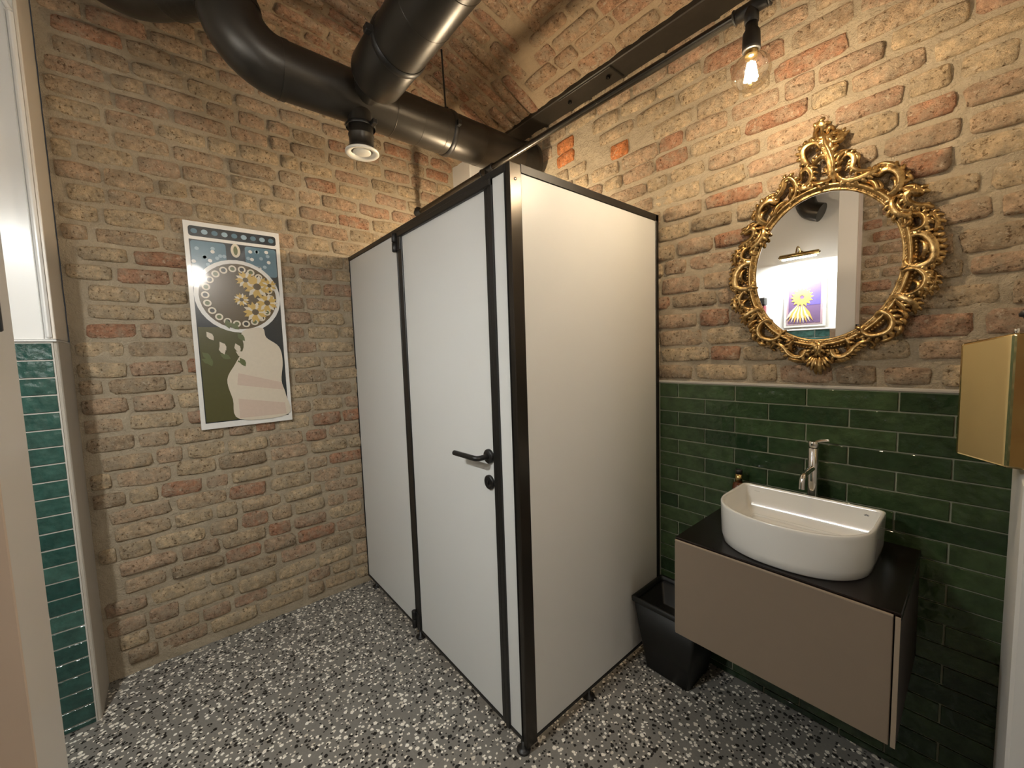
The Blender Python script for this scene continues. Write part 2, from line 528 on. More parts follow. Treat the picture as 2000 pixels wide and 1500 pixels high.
# ------------------------------------------------------------------ glazed tiles
def tile_mesh(L, H, m):
    mb = MB(); mb.box(-L / 2, L / 2, -H / 2, H / 2, -.004, .0035, .0012)
    me = bpy.data.meshes.new('tile'); me.from_pydata(mb.v, [], mb.f); me.update(); me.materials.append(m)
    return me
TILE = {}
def put_tile(parent, m, cen, A, B, D, L, H, r):
    k = (m.name, round(L, 3), round(H, 3))
    if k not in TILE: TILE[k] = tile_mesh(L, H, m)
    o = bpy.data.objects.new('tile', TILE[k]); M = Matrix.Identity(4)
    t1, t2 = r.uniform(-.008, .008), r.uniform(-.02, .02)
    A = Vector(A); B = Vector(B); D = Vector(D)
    A2 = (A + D * t1).normalized(); B2 = (B + D * t2).normalized(); D2 = (D - A * t1 - B * t2).normalized()
    for i in range(3):
        M[i][0] = A2[i]; M[i][1] = B2[i]; M[i][2] = D2[i]; M[i][3] = cen[i]
    o.parent = parent; COL.objects.link(o); o.matrix_local = M

def tile_field(parent, m, a0, a1, ztop, zbot, org, to3, A, D, r, skip=None, TL=.2435, TH=.0652, g=.0052):
    row = 0; zt = ztop
    while zt > zbot + .012:
        H = min(TH, zt - zbot)
        off = org + (TL / 2 if row % 2 else 0)
        a = off - math.ceil((off - a0) / TL + 1) * TL
        while a < a1:
            s, e = max(a, a0), min(a + TL, a1)
            if e - s > .012 and not (skip and skip((s + e) / 2, zt - H / 2)):
                put_tile(parent, m, to3((s + e) / 2, zt - H / 2), A, (0, 0, 1), D, e - s - g, H - g, r)
            a += TL
        zt -= TH; row += 1

r = random.Random(5)
mb = MB(); mb.box(1.50, XB, -.009, .005, 0, TZ); mb.build('tile_grout', M_GROUT, wb)
mb = MB(); mb.box(1.50, XB, -.014, .005, TZ, TZ + .012, .003); mb.build('tile_top_bead', M_PLASTER, wb)
tile_field(wb, M_TILE, 1.515, XB, TZ, 0.0, 1.604, lambda a, z: (a, -.012, z), (1, 0, 0), (0, -1, 0), r)

# thick tiled wall end at the left (x = .25) with a rounded plaster return
XN = .25
mb = MB(); mb.box(-.02, XN - .012, -2.6, YL - .004, 0, 1.526)
pl = [(-.02, YL), (-.02, YL - .06), (XN - .01, YL - .06), (XN - .01, YL - .012)]
for k in range(7):
    a = k / 6 * PI / 2; pl.append((XN - .022 + .012 * math.cos(a), YL - .012 + .012 * math.sin(a)))
mb.prism(pl, lambda a, b, d: (a, b, d), 0, 1.526)
wn = struct('wall_nook_left', mb, M_PLASTER, 'thick tiled wall end with grey plaster edge beside the brick wall')
mb = MB(); mb.box(XN - .02, XN - .006, -2.55, YL - .012, 0, 1.526); mb.build('tile_grout', M_GROUT_L, wn)
tile_field(wn, M_TILE_COOL, -2.5, YL - .014, 1.522, 0.0, -2.205, lambda a, z: (XN - .006, a, z), (0, 1, 0), (1, 0, 0), r)
mb = MB(); mb.box(-.02, XN + .002, -2.55, YL - .001, 1.526, 1.534, .002); mb.build('white_capping', M_GLOSSW, wn)

# white panelled casing above the tiles
mb = MB()
mb.box(0.0, XN - .02, -2.55, YL - .012, 1.536, 3.1)
t1 = struct('trim_1', mb, M_GLOSSW, 'white panelled casing above the green tiles at the left edge')
mb = MB(); mb.box(-.01, XN - .018, YL - .014, YL - .004, 1.536, 3.1, .002); mb.build('side_lining', M_BEIGE if False else simple('white_gloss_warm_shade', (.66, .60, .52), .35), t1)  # return of the white casing, its warm shading put into the colour
def frame_strip(y0, y1, z0, z1, x, d, m, nm):
    q = MB(); q.box(x, x + d, y0, y1, z0, z1, d * .4); return q.build(nm, m, t1)
# corner bead, flat stile, sunk panel with moulding
frame_strip(YL - .030, YL - .013, 1.538, 2.69, XN - .022, .016, M_GLOSSW, 'corner_bead')
frame_strip(YL - .036, YL - .0325, 1.538, 2.69, XN - .022, .008, M_GLOSSW, 'bead')
mb = MB()
mb.tube([(XN - .010, YL - .021, 2.69), (XN - .010, YL - .045, 2.745), (XN - .010, YL - .10, 2.80)], .008, 8); mb.build('corner_bead', M_GLOSSW, t1)
for k, (dy, w_) in enumerate(((.118, .010), (.136, .007))):
    z0 = 1.605 + k * .018
    frame_strip(YL - dy - w_, YL - dy, z0, 2.62, XN - .022, .012 - k * .003, M_GLOSSW, 'panel_moulding')
    frame_strip(-2.5, YL - dy, z0, z0 + w_, XN - .022, .012 - k * .003, M_GLOSSW, 'panel_moulding')

# nook rear wall (seen in the mirror), tiled below
YN = -2.5
mb = MB(); mb.box(XN - .05, 1.83, YN - .12, YN, 0, 3.1)
wr = struct('wall_nook_rear', mb, M_PAINT, 'white painted wall of the nook seen in the mirror')
mb = MB(); mb.box(XN, 1.81, YN - .002, YN + .006, 0, 1.545); mb.build('tile_grout', M_GROUT_L, wr)
mb = MB(); mb.box(XN, 1.81, YN - .002, YN + .014, 1.545, 1.556, .002); mb.build('white_capping', M_GLOSSW, wr)
tile_field(wr, M_TILE_COOL, XN + .002, 1.806, 1.545, 1.0, 1.56, lambda a, z: (a, YN + .008, z), (1, 0, 0), (0, 1, 0), r)
mb = MB(); mb.box(XN, 1.81, YN, YN + .010, 0.0, 1.0); mb.build('tiled_dado', M_TILE_COOL, wr)

# white pier / door jamb close to the camera on the left
mb = MB(); mb.box(1.812, 1.918, -2.62, -1.898, 0, 3.1, .0015)
t2 = struct('trim_2', mb, M_GLOSSW, 'white door jamb close by at the lower left edge')
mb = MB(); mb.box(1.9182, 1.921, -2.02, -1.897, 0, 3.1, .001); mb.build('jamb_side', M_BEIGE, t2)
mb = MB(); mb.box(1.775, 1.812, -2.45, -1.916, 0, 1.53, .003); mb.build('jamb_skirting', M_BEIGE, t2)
mb = MB(); mb.cyl((1.931, -1.890, 1.462), (1.931, -1.890, 1.55), .0088, 14, .001)
mb.box(1.923, 1.929, -1.94, -1.895, 1.464, 1.548, .001)
mb.build('jamb_hinge', M_BLACKM, t2)

# brick wall behind the camera (seen in the mirror)
YF = -2.03
r = random.Random(31)
wf = mortar_grid('wall_front', lambda a, b, d: (a, YF + d, b), 1.915, 2.50, 0.0, 3.1, .025, M_MORTAR, 'brick wall seen in the mirror to the right of the white jamb')
mb = MB(); mb.box(1.93, 2.50, YF - .2, YF - .012, 0, 3.1); mb.build('wall_core', M_MORTAR, wf)
mb = MB(); mb.box(1.92, 3.95, -2.95, -2.80, 0, 3.1); struct('wall_entrance', mb, M_PAINT, 'white wall out of view behind the camera')
for a, b, L, h in courses(1.925, 2.48, .02, 3.05, .0835, r):
    put_brick(wf, 'brick_red' if r.random() < .25 else 'brick_buff', (a, YF, b), (-1, 0, 0), (0, 0, 1), (0, 1, 0), L, h, r)

# right partition, far wall, flat ceiling over the rest
mb = MB(); mb.box(XB, XB + .10, -1.02, .02, 0, 2.72)  # unseen partition, run on towards the entrance to shade the vanity corner
struct('wall_right', mb, M_PAINT, 'white partition wall out of view on the right, lengthened to shade the vanity')
mb = MB(); mb.box(3.80, 3.95, -2.9, .2, 0, 3.2); struct('wall_far', mb, M_PAINT, 'white wall out of view to the right')
mb = MB(); mb.box(2.567, XB + .002, -.45, -.016, 0, 1.125, .006)
struct('trim_3', mb, M_PAINT, 'white boxed ledge in the corner right of the vanity')
mb = MB(); mb.box(-.3, 3.9, -2.95, YL - .02, 3.1, 3.2); struct('ceiling_nook', mb, M_PAINT, 'grey white flat ceiling of the nook')

# vault
r = random.Random(41)
SMAX = 2.05
cl = mortar_grid('ceiling', lambda a, s, d: (a, varc(s)[0] - d * math.cos(varc(s)[2]), varc(s)[1] - d * math.sin(varc(s)[2])),
                 -.02, 3.85, 0.0, SMAX, .022, M_MORTAR_V, 'reddish brown brick vault')
def vault_brick(a, s, L, h, along_x):
    y, z, ang = varc(s)
    T = Vector((0, -math.sin(ang), math.cos(ang)))      # direction of growing s
    D = Vector((0, -math.cos(ang), -math.sin(ang)))
    X = Vector((1, 0, 0))
    A, B = (X, T) if along_x else (T, X)
    put_brick(cl, 'brick_vault', (a, y, z), A, B, D, L, h, r)
def left_of_groin(a, s):
    y = varc(s)[0]
    return a < .66 - y if y > -1.4 else a < .66 + 1.4 + (y + 1.4)
for s, a, L, h in courses(.01, SMAX, .02, 2.0, .073, r, (.20, .27), .1):
    if left_of_groin(a, s): vault_brick(a, s, L, h, False)
for a, s, L, h in courses(.6, 2.35, .01, SMAX, .078, r, (.18, .26), .15):
    if not left_of_groin(a, s): vault_brick(a, s, L, h, True)

# steel beam over the back wall
mb = MB()
mb.box(-.02, 3.8, -.138, .01, 2.732, 2.768, .004)
mb.box(-.02, 3.8, -.035, .01, 2.768, 2.95)
bm_ = struct('ceiling_beam', mb, M_STEEL, 'black painted steel beam flange along the top of the brick wall')
mb = MB(); mb.box(1.02, 1.34, -.134, -.02, 2.724, 2.734, .002); mb.build('splice_plate', M_STEEL, bm_)
for x in (1.06, 1.30):
    mb = MB(); mb.cyl((x, -.09, 2.714), (x, -.09, 2.726), .010, 6); mb.build('bolt', M_STEEL, bm_)

# white chase in the back corner
mb = MB(); mb.box(-.01, .21, -.14, .0, 0, 2.9, .004)
struct('wall_chase', mb, M_PAINT, 'white boxed pipe chase in the corner above the cubicle')

# ------------------------------------------------------------------ toilet cubicle
D_ = -.907; W_ = 1.509; ZT = 2.010; ZB = .052
cub = thing('toilet_cubicle', 'white panelled toilet cubicle with black frame standing in the brick corner', 'cubicle', (.75, -.45, 0))
def P(name, x0, x1, y0, y1, z0, z1, m, b=.002, sub=None):
    q = MB(); q.box(x0, x1, y0, y1, z0, z1, b); return part(name, q, m, cub, sub)
TH_ = .028
pf = P('fixed_panel', .012, .672, D_, D_ + TH_, ZB - .004, ZT + .004, M_WHITE)
P('panel_edge', .002, .014, D_ - .004, D_ + TH_ + .002, ZB - .012, ZT + .026, M_BLACKM)
door = P('door', .722, 1.378, D_, D_ + TH_, ZB - .004, ZT - .018, M_WHITE)
P('narrow_panel', 1.415, 1.490, D_, D_ + TH_, ZB - .004, ZT + .004, M_WHITE)
P('door_stile', .682, .727, D_ - .006, D_ + TH_, ZB - .015, ZT + .01, M_BLACKM)
P('edge_strip', .664, .676, D_ - .003, D_ + TH_, ZB, ZT + .002, M_CHROME if False else M_BLACKM)
P('door_stile', 1.374, 1.394, D_ - .005, D_ + TH_, ZB - .012, ZT - .012, M_BLACKM)
P('door_stile', 1.397, 1.419, D_ - .009, D_ + TH_, ZB - .015, ZT + .01, M_BLACKM)
P('top_rail', .002, 1.490, D_ - .006, D_ + TH_ + .006, ZT, ZT + .024, M_BLACKM)
P('top_rail', .70, 1.419, D_ - .014, D_ + TH_, ZT - .024, ZT + .002, M_BLACKM, .004)
P('bottom_edge', .002, 1.490, D_ - .004, D_ + TH_, ZB - .014, ZB, M_BLACKM)
post = P('corner_post', 1.485, W_ + .001, D_ - .003, -.858, ZB - .03, ZT + .026, M_BLACKS, .003)
P('post_seam', 1.4845, 1.4875, D_ - .006, D_ + .01, ZB - .02, ZT + .02, M_BLACKM, .0005)
q = MB(); q.cyl((W_, -.885, 1.985), (W_ + .004, -.885, 1.985), .005, 14, .001); part('screw', q, M_CHROME, cub, post)
P('side_panel', W_ - TH_, W_ - .001, -.860, -.030, ZB - .004, ZT + .004, M_WHITE)
P('top_rail', W_ - TH_ - .004, W_ + .003, -.862, -.0155, ZT - .002, ZT + .028, M_BLACKM)
P('bottom_edge', W_ - TH_, W_ + .002, -.862, -.0155, ZB - .014, ZB, M_BLACKM)
P('wall_channel', W_ - TH_ - .004, W_ + .003, -.038, -.0145, ZB - .014, ZT + .028, M_BLACKM)
def foot(x, y):
    q = MB(); q.lathe([(0, 0), (.024, 0), (.026, .006), (.020, .010), (.009, .014), (.009, ZB - .012), (0, ZB - .012)], (x, y, 0), (0, 0, 1), 18)
    part('foot', q, M_BLACKM, cub)
foot(.700, D_ + .004); foot(1.484, D_ + .002); foot(1.497, -.555); foot(.10, D_ + .014)
# hinges on the fixed panel edge
for z0, z1 in ((1.925, 2.012), (.045, .135)):
    q = MB(); q.cyl((.670, D_ - .013, z0), (.670, D_ - .013, (z0 + z1) / 2 - .001), .0125, 16, .002)
    q.cyl((.670, D_ - .013, (z0 + z1) / 2 + .001), (.670, D_ - .013, z1), .0125, 16, .002)
    q.box(.655, .720, D_ - .010, D_, z0 + .004, z1 - .004, .002)
    part('hinge', q, M_BLACKM, cub, door)
# lever handle and lock rose
q = MB(); q.lathe([(0, 0), (.0265, 0), (.0265, .008), (.024, .011), (0, .011)], (1.347, D_, 1.055), (0, -1, 0), 28)
h_ = part('handle_rose', q, M_BLACKM, cub, door)
q = MB(); q.tube([(1.347, D_, 1.055), (1.347, D_ - .040, 1.055), (1.346, D_ - .048, 1.055), (1.341, D_ - .055, 1.055), (1.333, D_ - .058, 1.055), (1.26, D_ - .058, 1.054), (1.198, D_ - .058, 1.053)], .0098, 16)
part('lever_handle', q, M_BLACKM, cub, door)
q = MB(); q.lathe([(0, 0), (.0265, 0), (.0265, .008), (.022, .011), (.017, .009), (0, .009)], (1.345, D_, .958), (0, -1, 0), 28)
q.box(1.3425, 1.3475, D_ - .014, D_ - .008, .950, .966, .001)
part('lock_rose', q, M_BLACKM, cub, door)

# ------------------------------------------------------------------ lamp pipe and bulbs
YR, ZR = -.43, 2.389
pipe = thing('conduit_pipe', 'long black pipe rail running above the cubicle to the hanging bulb', 'pipe', (1.2, YR, ZR))
q = MB(); q.tube([(0.03, YR, ZR), (1.3, YR, ZR), (XB, YR, ZR)], .0145, 16); part('pipe', q, M_BLACKS, pipe)
q = MB(); q.lathe([(0, 0), (.034, 0), (.036, .004), (.034, .010), (.022, .014), (.018, .034), (0, .034)], (.006, YR, ZR), (1, 0, 0), 24); part('wall_flange', q, M_BLACKM, pipe)
q = MB(); q.lathe([(0, 0), (.034, 0), (.034, .010), (.018, .030), (0, .030)], (XB, YR, ZR), (-1, 0, 0), 24); part('wall_flange', q, M_BLACKM, pipe)
BULBX = 2.037; CUBX = .78
for x in (CUBX, BULBX):
    q = MB(); q.cyl((x - .042, YR, ZR), (x + .042, YR, ZR), .0185, 20, .003)
    q.cyl((x, YR, ZR - .042), (x, YR, ZR), .0185, 20, .003)
    for s in (-1, 1): q.cyl((x + s * .042, YR, ZR), (x + s * .048, YR, ZR), .0205, 20, .002)
    part('tee_fitting', q, M_BLACKM, pipe)

def bulb_lamp(x, y, ztop, zc, label, power, R=.051):
    t = thing('pendant_bulb', label, 'lamp', (x, y, ztop), 'bare filament bulbs')
    zn = zc + R * .86
    q = MB()
    if ztop - zn > .15:
        q.cyl((x, y, zn + .06), (x, y, ztop), .012, 16, .002)
    q.lathe([(0, ztop - zn), (.016, ztop - zn - .002), (.016, .072), (.022, .062), (.0235, .03), (.0235, .022)], (x, y, zn), (0, 0, 1), 24)
    q.lathe([(.0235, .022), (.0235, .014), (.0215, .012), (0, .012)], (x, y, zn), (0, 0, 1), 24)
    part('socket', q, M_BLACKM, t)
    q = MB(); q.lathe([(0, .024), (.0165, .020), (.0175, .012), (.0165, .006), (.0175, .002), (.0160, -.004), (0, -.004)], (x, y, zn), (0, 0, 1), 22); part('bulb_cap', q, M_BRASSD, t)
    q = MB(); pr = [(.0145, zn - zc + .003)]
    a0 = math.acos(max(-1, min(1, (zn - zc - .012) / R)))
    for k in range(19):
        a = a0 + (PI - a0) * k / 18; pr.append((R * math.sin(a), R * math.cos(a)))
    q.lathe(pr, (x, y, zc), (0, 0, 1), 32); part('glass_globe', q, M_BULBGLASS, t)
    q = MB(); q.lathe([(.004, zn - zc), (.006, .03), (.003, .012), (0, .012)], (x, y, zc), (0, 0, 1), 12); part('glass_stem', q, M_BULBGLASS, t)
    q = MB()
    for k in range(6):
        a = k * PI / 3
        q.tube([(x + .007 * math.cos(a), y + .007 * math.sin(a), zc + .022), (x + .015 * math.cos(a), y + .015 * math.sin(a), zc - .022)], .0045, 8)
    part('filament', q, emis('glowing_filament', WARM, power / (PI * 6 * 2 * PI * .0045 * .045)), t)
    return t
bulb_lamp(BULBX, YR, ZR - .036, 2.216, 'glowing clear globe bulb hanging from the black pipe near the mirror', P_BULB)
bulb_lamp(CUBX, YR, ZR - .036, 2.085, 'bulb hanging from the pipe inside the cubicle', P_BULB_CUB)
# opal globe lamp hanging on the entrance side, right of the viewpoint
GX, GY, GZ = 3.40, -1.50, 2.42
gl = thing('globe_lamp', 'white opal globe lamp hanging out of view to the right', 'lamp', (GX, GY, 2.98))
q = MB(); q.cyl((GX, GY, GZ + .12), (GX, GY, 3.02), .004, 10); part('cord', q, M_BLACKM, gl)
q = MB(); q.lathe([(0, .06), (.03, .055), (.034, .0), (0, .0)], (GX, GY, GZ + .11), (0, 0, 1), 24); part('holder', q, M_BRASSD, gl)
q = MB(); q.lathe([(.12 * math.sin(PI * k / 16), -.12 * math.cos(PI * k / 16)) for k in range(17)], (GX, GY, GZ), (0, 0, 1), 32)
gsh = part('opal_globe', q, emis('opal_glass_lit', NEUTRAL, P_GLOBE / (4 * PI * PI * .12 ** 2)), gl)

# ------------------------------------------------------------------ ventilation ducts
DX, DZ, DR = .709, 2.543, .100
duct = thing('ventilation_duct', 'black round ventilation duct with elbow and branch under the brick vault', 'duct', (DX, -.9, DZ))
q = MB(); q.tube([(DX, -1.36, DZ), (DX, -.9, DZ), (DX, -.12, DZ)], DR, 40); part('main_pipe', q, M_DUCT, duct)
# elbow up
q = MB(); pts = []
for k in range(11):
    a = k / 10 * PI / 2 * .93
    pts.append((DX, -1.36 - .16 * math.sin(a), DZ + .16 * (1 - math.cos(a))))
q.tube(pts, DR * 1.012, 40); part('elbow', q, M_DUCT, duct)
e = Vector(pts[-1]); dr = (Vector(pts[-1]) - Vector(pts[-2])).normalized()
q = MB(); q.tube([e, e + dr * .22, e + dr * .5], DR * .985, 40); part('riser', q, M_DUCT, duct)
q = MB(); q.tube([e - dr * .006, e + dr * .012], DR * 1.03, 40); part('seam_ring', q, M_DUCT, duct)
q = MB(); q.tube([(DX, -1.372, DZ), (DX, -1.35, DZ)], DR * 1.03, 40); part('seam_ring', q, M_DUCT, duct)
for y in (-.927, -.793, -.668, -.44):
    q = MB(); q.tube([(DX, y - .0022, DZ), (DX, y, DZ), (DX, y + .0022, DZ)], [DR * 1.001, DR * 1.014, DR * 1.001], 40, False); part('spiral_seam', q, M_DUCT, duct)
# taped end against the wall
q = MB(); pts = crom([(DX, -.17, DZ), (DX, -.12, DZ), (DX + .004, -.075, DZ), (DX + .012, -.036, DZ + .004)], 4)
q.tube(pts, [DR * k for k in (1.0, 1.02, 1.05, 1.06, 1.10, 1.08, 1.12, 1.10, 1.13, 1.12, 1.10, 1.07, 1.04)], 40)
part('taped_end', q, M_TAPE, duct)
# branch along x
BY, BZ = -1.061, 2.545
q = MB(); q.tube([(1.06, BY, BZ), (1.5, BY, BZ), (2.62, BY, BZ)], DR * 1.0, 40); br = part('branch_pipe', q, M_DUCT, duct)
q = MB(); q.tube([(.884, BY, BZ), (.886, BY, BZ), (.893, BY, BZ), (.905, BY, BZ), (1.085, BY, BZ), (1.09, BY, BZ)], [DR * .80, DR * .93, DR * 1.0, DR * 1.03, DR * 1.035, DR * 1.01], 40); part('branch_collar', q, M_DUCT, duct)
q = MB(); q.tube([(DX + .04, BY, BZ), (.89, BY, BZ)], DR * .60, 32); part('branch_neck', q, M_DUCT, duct)
q = MB(); q.tube([(1.088, BY, BZ), (1.094, BY, BZ), (1.112, BY, BZ), (1.118, BY, BZ)], [DR * 1.02, DR * 1.06, DR * 1.06, DR * 1.02], 40)
q.box(1.088, 1.118, BY - .012, BY + .012, BZ + DR, BZ + DR + .03, .003)
q.box(1.088, 1.118, BY - DR - .025, BY - DR, BZ - .012, BZ + .012, .003)
part('clamp_band', q, M_BLACKM, duct)
for x in (1.30, 1.48):
    q = MB(); q.tube([(x - .002, BY, BZ), (x, BY, BZ), (x + .002, BY, BZ)], [DR * 1.001, DR * 1.014, DR * 1.001], 40, False); part('spiral_seam', q, M_DUCT, duct)
# clamp with threaded rod on the main pipe
q = MB(); q.tube([(DX, -.640, DZ), (DX, -.636, DZ), (DX, -.616, DZ), (DX, -.612, DZ)], [DR * 1.01, DR * 1.05, DR * 1.05, DR * 1.01], 40)
q.box(DX + DR * .95, DX + DR + .024, -.636, -.616, DZ - .012, DZ + .014, .003)
q.box(DX - .012, DX + .012, -.636, -.616, DZ + DR, DZ + DR + .025, .003)
part('clamp_band', q, M_BLACKM, duct)
q = MB(); q.tube([(DX, -.626, DZ + DR), (DX, -.638, vz(-.638) + .02)], .0045, 8); part('hanger_rod', q, M_BLACKM, duct)
# outlet spigot with white disc valve
VX, VY = .716, -1.060
VX, VY = .735, -1.075
q = MB(); q.lathe([(.052, .0), (.054, .012), (.052, .016), (.050, .020), (.050, .055), (.053, .060), (.053, .066), (.050, .070), (.050, .16)], (VX, VY, 2.315), (0, 0, 1), 32)
part('outlet_spigot', q, M_DUCT, duct)
q = MB(); q.lathe([(.060, 0), (.063, .008), (.056, .016), (.052, .016)], (VX, VY, 2.408), (0, 0, 1), 32)
q.box(VX + .050, VX + .085, VY + .02, VY + .04, 2.405, 2.425, .003)
part('spigot_clamp', q, M_BLACKM, duct)
q = MB(); q.lathe([(.050, .014), (.069, .010), (.070, .004), (.066, .0), (.046, .006), (.043, .016), (.043, .03)], (VX, VY, 2.303), (0, 0, 1), 40)
vv = part('valve_ring', q, M_VALVE, duct)
q = MB(); q.lathe([(0, .001), (.030, .001), (.036, .004), (.037, .010), (0, .014)], (VX, VY, 2.305), (0, 0, 1), 36); part('valve_disc', q, M_VALVE, duct, vv)
# crumpled flexible connector from the riser towards the left wall
q = MB(); fl = crom([(DX - .02, -1.52, 2.80), (DX - .10, -1.60, 2.80), (DX - .20, -1.68, 2.81)], 8)
q.tube(fl, [DR * (1.0 + .03 * (k % 2)) for k in range(len(fl))], 32); part('flexible_connector', q, M_TAPE, duct)
q = MB(); fl = crom([(DX - .16, -1.655, 2.81), (DX - .26, -1.72, 2.82), (DX - .36, -1.80, 2.86), (DX - .42, -1.90, 2.93), (DX - .43, -1.98, 3.02)], 6)
q.tube(fl, DR * .93, 32); part('left_pipe', q, M_DUCT, duct)

# duct elbow in the nook, visible in the mirror
nd_ = thing('duct_elbow', 'black duct elbow under the ceiling seen at the top of the mirror', 'duct', (1.56, -2.36, 2.6))
q = MB(); fl = crom([(1.49, -2.38, 3.08), (1.49, -2.38, 2.80), (1.495, -2.38, 2.62), (1.53, -2.375, 2.525), (1.61, -2.37, 2.48)], 6)
q.tube(fl, .072, 28); part('elbow', q, M_DUCT, nd_)
q = MB(); q.tube([(1.49, -2.38, 2.655), (1.49, -2.38, 2.67)], .076, 28); part('seam_ring', q, M_DUCT, nd_)

# ------------------------------------------------------------------ pictures (plain generic designs)
def prt(name, poly, x, m, root, flip=None, sub=None, d=.0006):
    q = MB(); q.prism(poly, lambda a, b, dd: (x + dd, a, b), 0, d); return part(name, q, m, root, sub)
def ell(cy, cz, ry, rz, a0=0, a1=360, n=36):
    return [(cy + ry * math.cos(math.radians(a0 + (a1 - a0) * k / n)), cz + rz * math.sin(math.radians(a0 + (a1 - a0) * k / n))) for k in range(n + (0 if abs(a1 - a0) >= 360 else 1))]
def pm(n, c, r_=.22): return simple(n, c, r_, var=.12, vscale=60, coat=.4)
PC = {'white': pm('picture_white', (.78, .76, .72)), 'navy': pm('picture_navy', (.020, .026, .030)), 'blue': pm('picture_blue', (.10, .19, .25)),
      'pale': pm('picture_pale_blue', (.30, .42, .50)), 'brown': pm('picture_brown', (.10, .068, .030)), 'cream': pm('picture_cream', (.66, .58, .46)),
      'gold': pm('picture_golden', (.58, .38, .10)), 'olive': pm('picture_olive', (.085, .080, .028)), 'dark': pm('picture_dark', (.018, .018, .016)),
      'leaf': pm('picture_leaf', (.12, .14, .055)), 'rose': pm('picture_rose', (.60, .47, .38)), 'ring': pm('picture_ring', (.70, .62, .48)),
      'purple': pm('picture_purple', (.16, .10, .20)), 'violet': pm('picture_violet', (.13, .10, .42)), 'mauve': pm('picture_mauve', (.42, .30, .34))}
py0, py1, pz0, pz1 = -1.681, -1.279, 1.098, 2.109
pic = thing('wall_picture', 'tall glossy art panel with white border on the brick wall', 'picture', (.03, -1.48, 1.10))
q = MB(); q.box(.014, .026, py0, py1, pz0, pz1, .0015); part('panel', q, PC['white'], pic)
X0 = .0262
pw = py1 - py0; ph = pz1 - pz0
Y = lambda u: py0 + pw * u            # u 0..1 left to right
Z = lambda v: pz1 - ph * v            # v 0..1 top to bottom
def rrect(u0, u1, v0, v1, rad=.012):
    out = []
    a0, a1, b0, b1 = Y(u0), Y(u1), Z(v1), Z(v0)
    for (cx, cz, st) in ((a1 - rad, b1 - rad, 0), (a0 + rad, b1 - rad, 90), (a0 + rad, b0 + rad, 180), (a1 - rad, b0 + rad, 270)):
        out += ell(cx, cz, rad, rad, st, st + 90, 5)
    return out
prt('top_band', rrect(.045, .955, .022, .070), X0, PC['navy'], pic)
for k in range(9):
    prt('band_motif', ell(Y(.10 + k * .10), Z(.046), .013, .012, 0, 360, 12), X0 + .0007, PC['pale' if k % 2 else 'blue'], pic)
prt('field', [(Y(.045), Z(.97)), (Y(.955), Z(.97)), (Y(.955), Z(.085)), (Y(.045), Z(.085))], X0, PC['navy'], pic)
prt('corner_field', rrect(.055, .40, .090, .235), X0 + .0007, PC['blue'], pic)
prt('corner_field', rrect(.60, .945, .090, .235), X0 + .0007, PC['blue'], pic)
rr_ = random.Random(3)
for k in range(26):
    u = rr_.uniform(.07, .38); u = u if k % 2 else 1 - u
    prt('blossom_dot', ell(Y(u), Z(rr_.uniform(.105, .205)), .009, .009, 0, 360, 8), X0 + .0014, PC['pale' if k % 3 else 'white'], pic)
prt('lower_field', [(Y(.055), Z(.965)), (Y(.56), Z(.965)), (Y(.56), Z(.50)), (Y(.055), Z(.50))], X0 + .0007, PC['olive'], pic)
CY, CZ, RY = Y(.5), Z(.345), pw * .455
prt('halo_ring', ell(CY, CZ, RY, RY), X0 + .0018, PC['white'], pic)
prt('halo_inner', ell(CY, CZ, RY * .90, RY * .90), X0 + .0025, PC['brown'], pic)
for k in range(22):
    a = 360 / 22 * k
    yy, zz = CY + RY * .76 * math.cos(math.radians(a)), CZ + RY * .76 * math.sin(math.radians(a))
    prt('halo_bead', ell(yy, zz, .017, .017, 0, 360, 14), X0 + .0032, PC['ring'], pic)
    prt('halo_bead_eye', ell(yy, zz, .010, .010, 0, 360, 12), X0 + .0038, PC['dark' if k % 2 else 'leaf'], pic)
prt('medallion', ell(Y(.5), Z(.118), .020, .034), X0 + .0020, PC['ring'], pic)
prt('medallion_eye', ell(Y(.5), Z(.118), .009, .022), X0 + .0027, PC['leaf'], pic)
# generic still life: golden chrysanthemum bouquet in a cream vase
vase = [(Y(u), Z(v)) for u, v in ((.50, .52), (.72, .50), (.76, .55), (.90, .60), (.93, .68), (.90, .78), (.94, .86), (.945, .965), (.40, .965), (.34, .86), (.30, .76), (.40, .68), (.50, .60))]
vs_ = [(p.x, p.y) for p in crom([(a, b, 0) for a, b in vase], 5, True)]
prt('vase', vs_, X0 + .0045, PC['cream'], pic)
prt('vase_shade', [(Y(u), Z(v)) for u, v in ((.42, .73), (.90, .79), (.91, .83), (.40, .79))], X0 + .0052, PC['rose'], pic)
prt('vase_shade', [(Y(u), Z(v)) for u, v in ((.40, .86), (.92, .90), (.93, .96), (.40, .96))], X0 + .0052, PC['rose'], pic)
for k in range(16):
    a = rr_.uniform(-.5, .5); u0 = rr_.uniform(.14, .52); v0 = rr_.uniform(.50, .72)
    c_, s_ = math.cos(a + 2.2), math.sin(a + 2.2)
    lf = [(Y(u0) + c_ * t * .05 - s_ * w2 * .013, Z(v0) + s_ * t * .05 + c_ * w2 * .013) for t, w2 in ((0, 0), (.3, .8), (.6, 1), (1, 0), (.6, -1), (.3, -.8))]
    prt('leaf_print', lf, X0 + .0058 + k * .00004, PC['leaf' if k % 3 else 'cream'], pic)
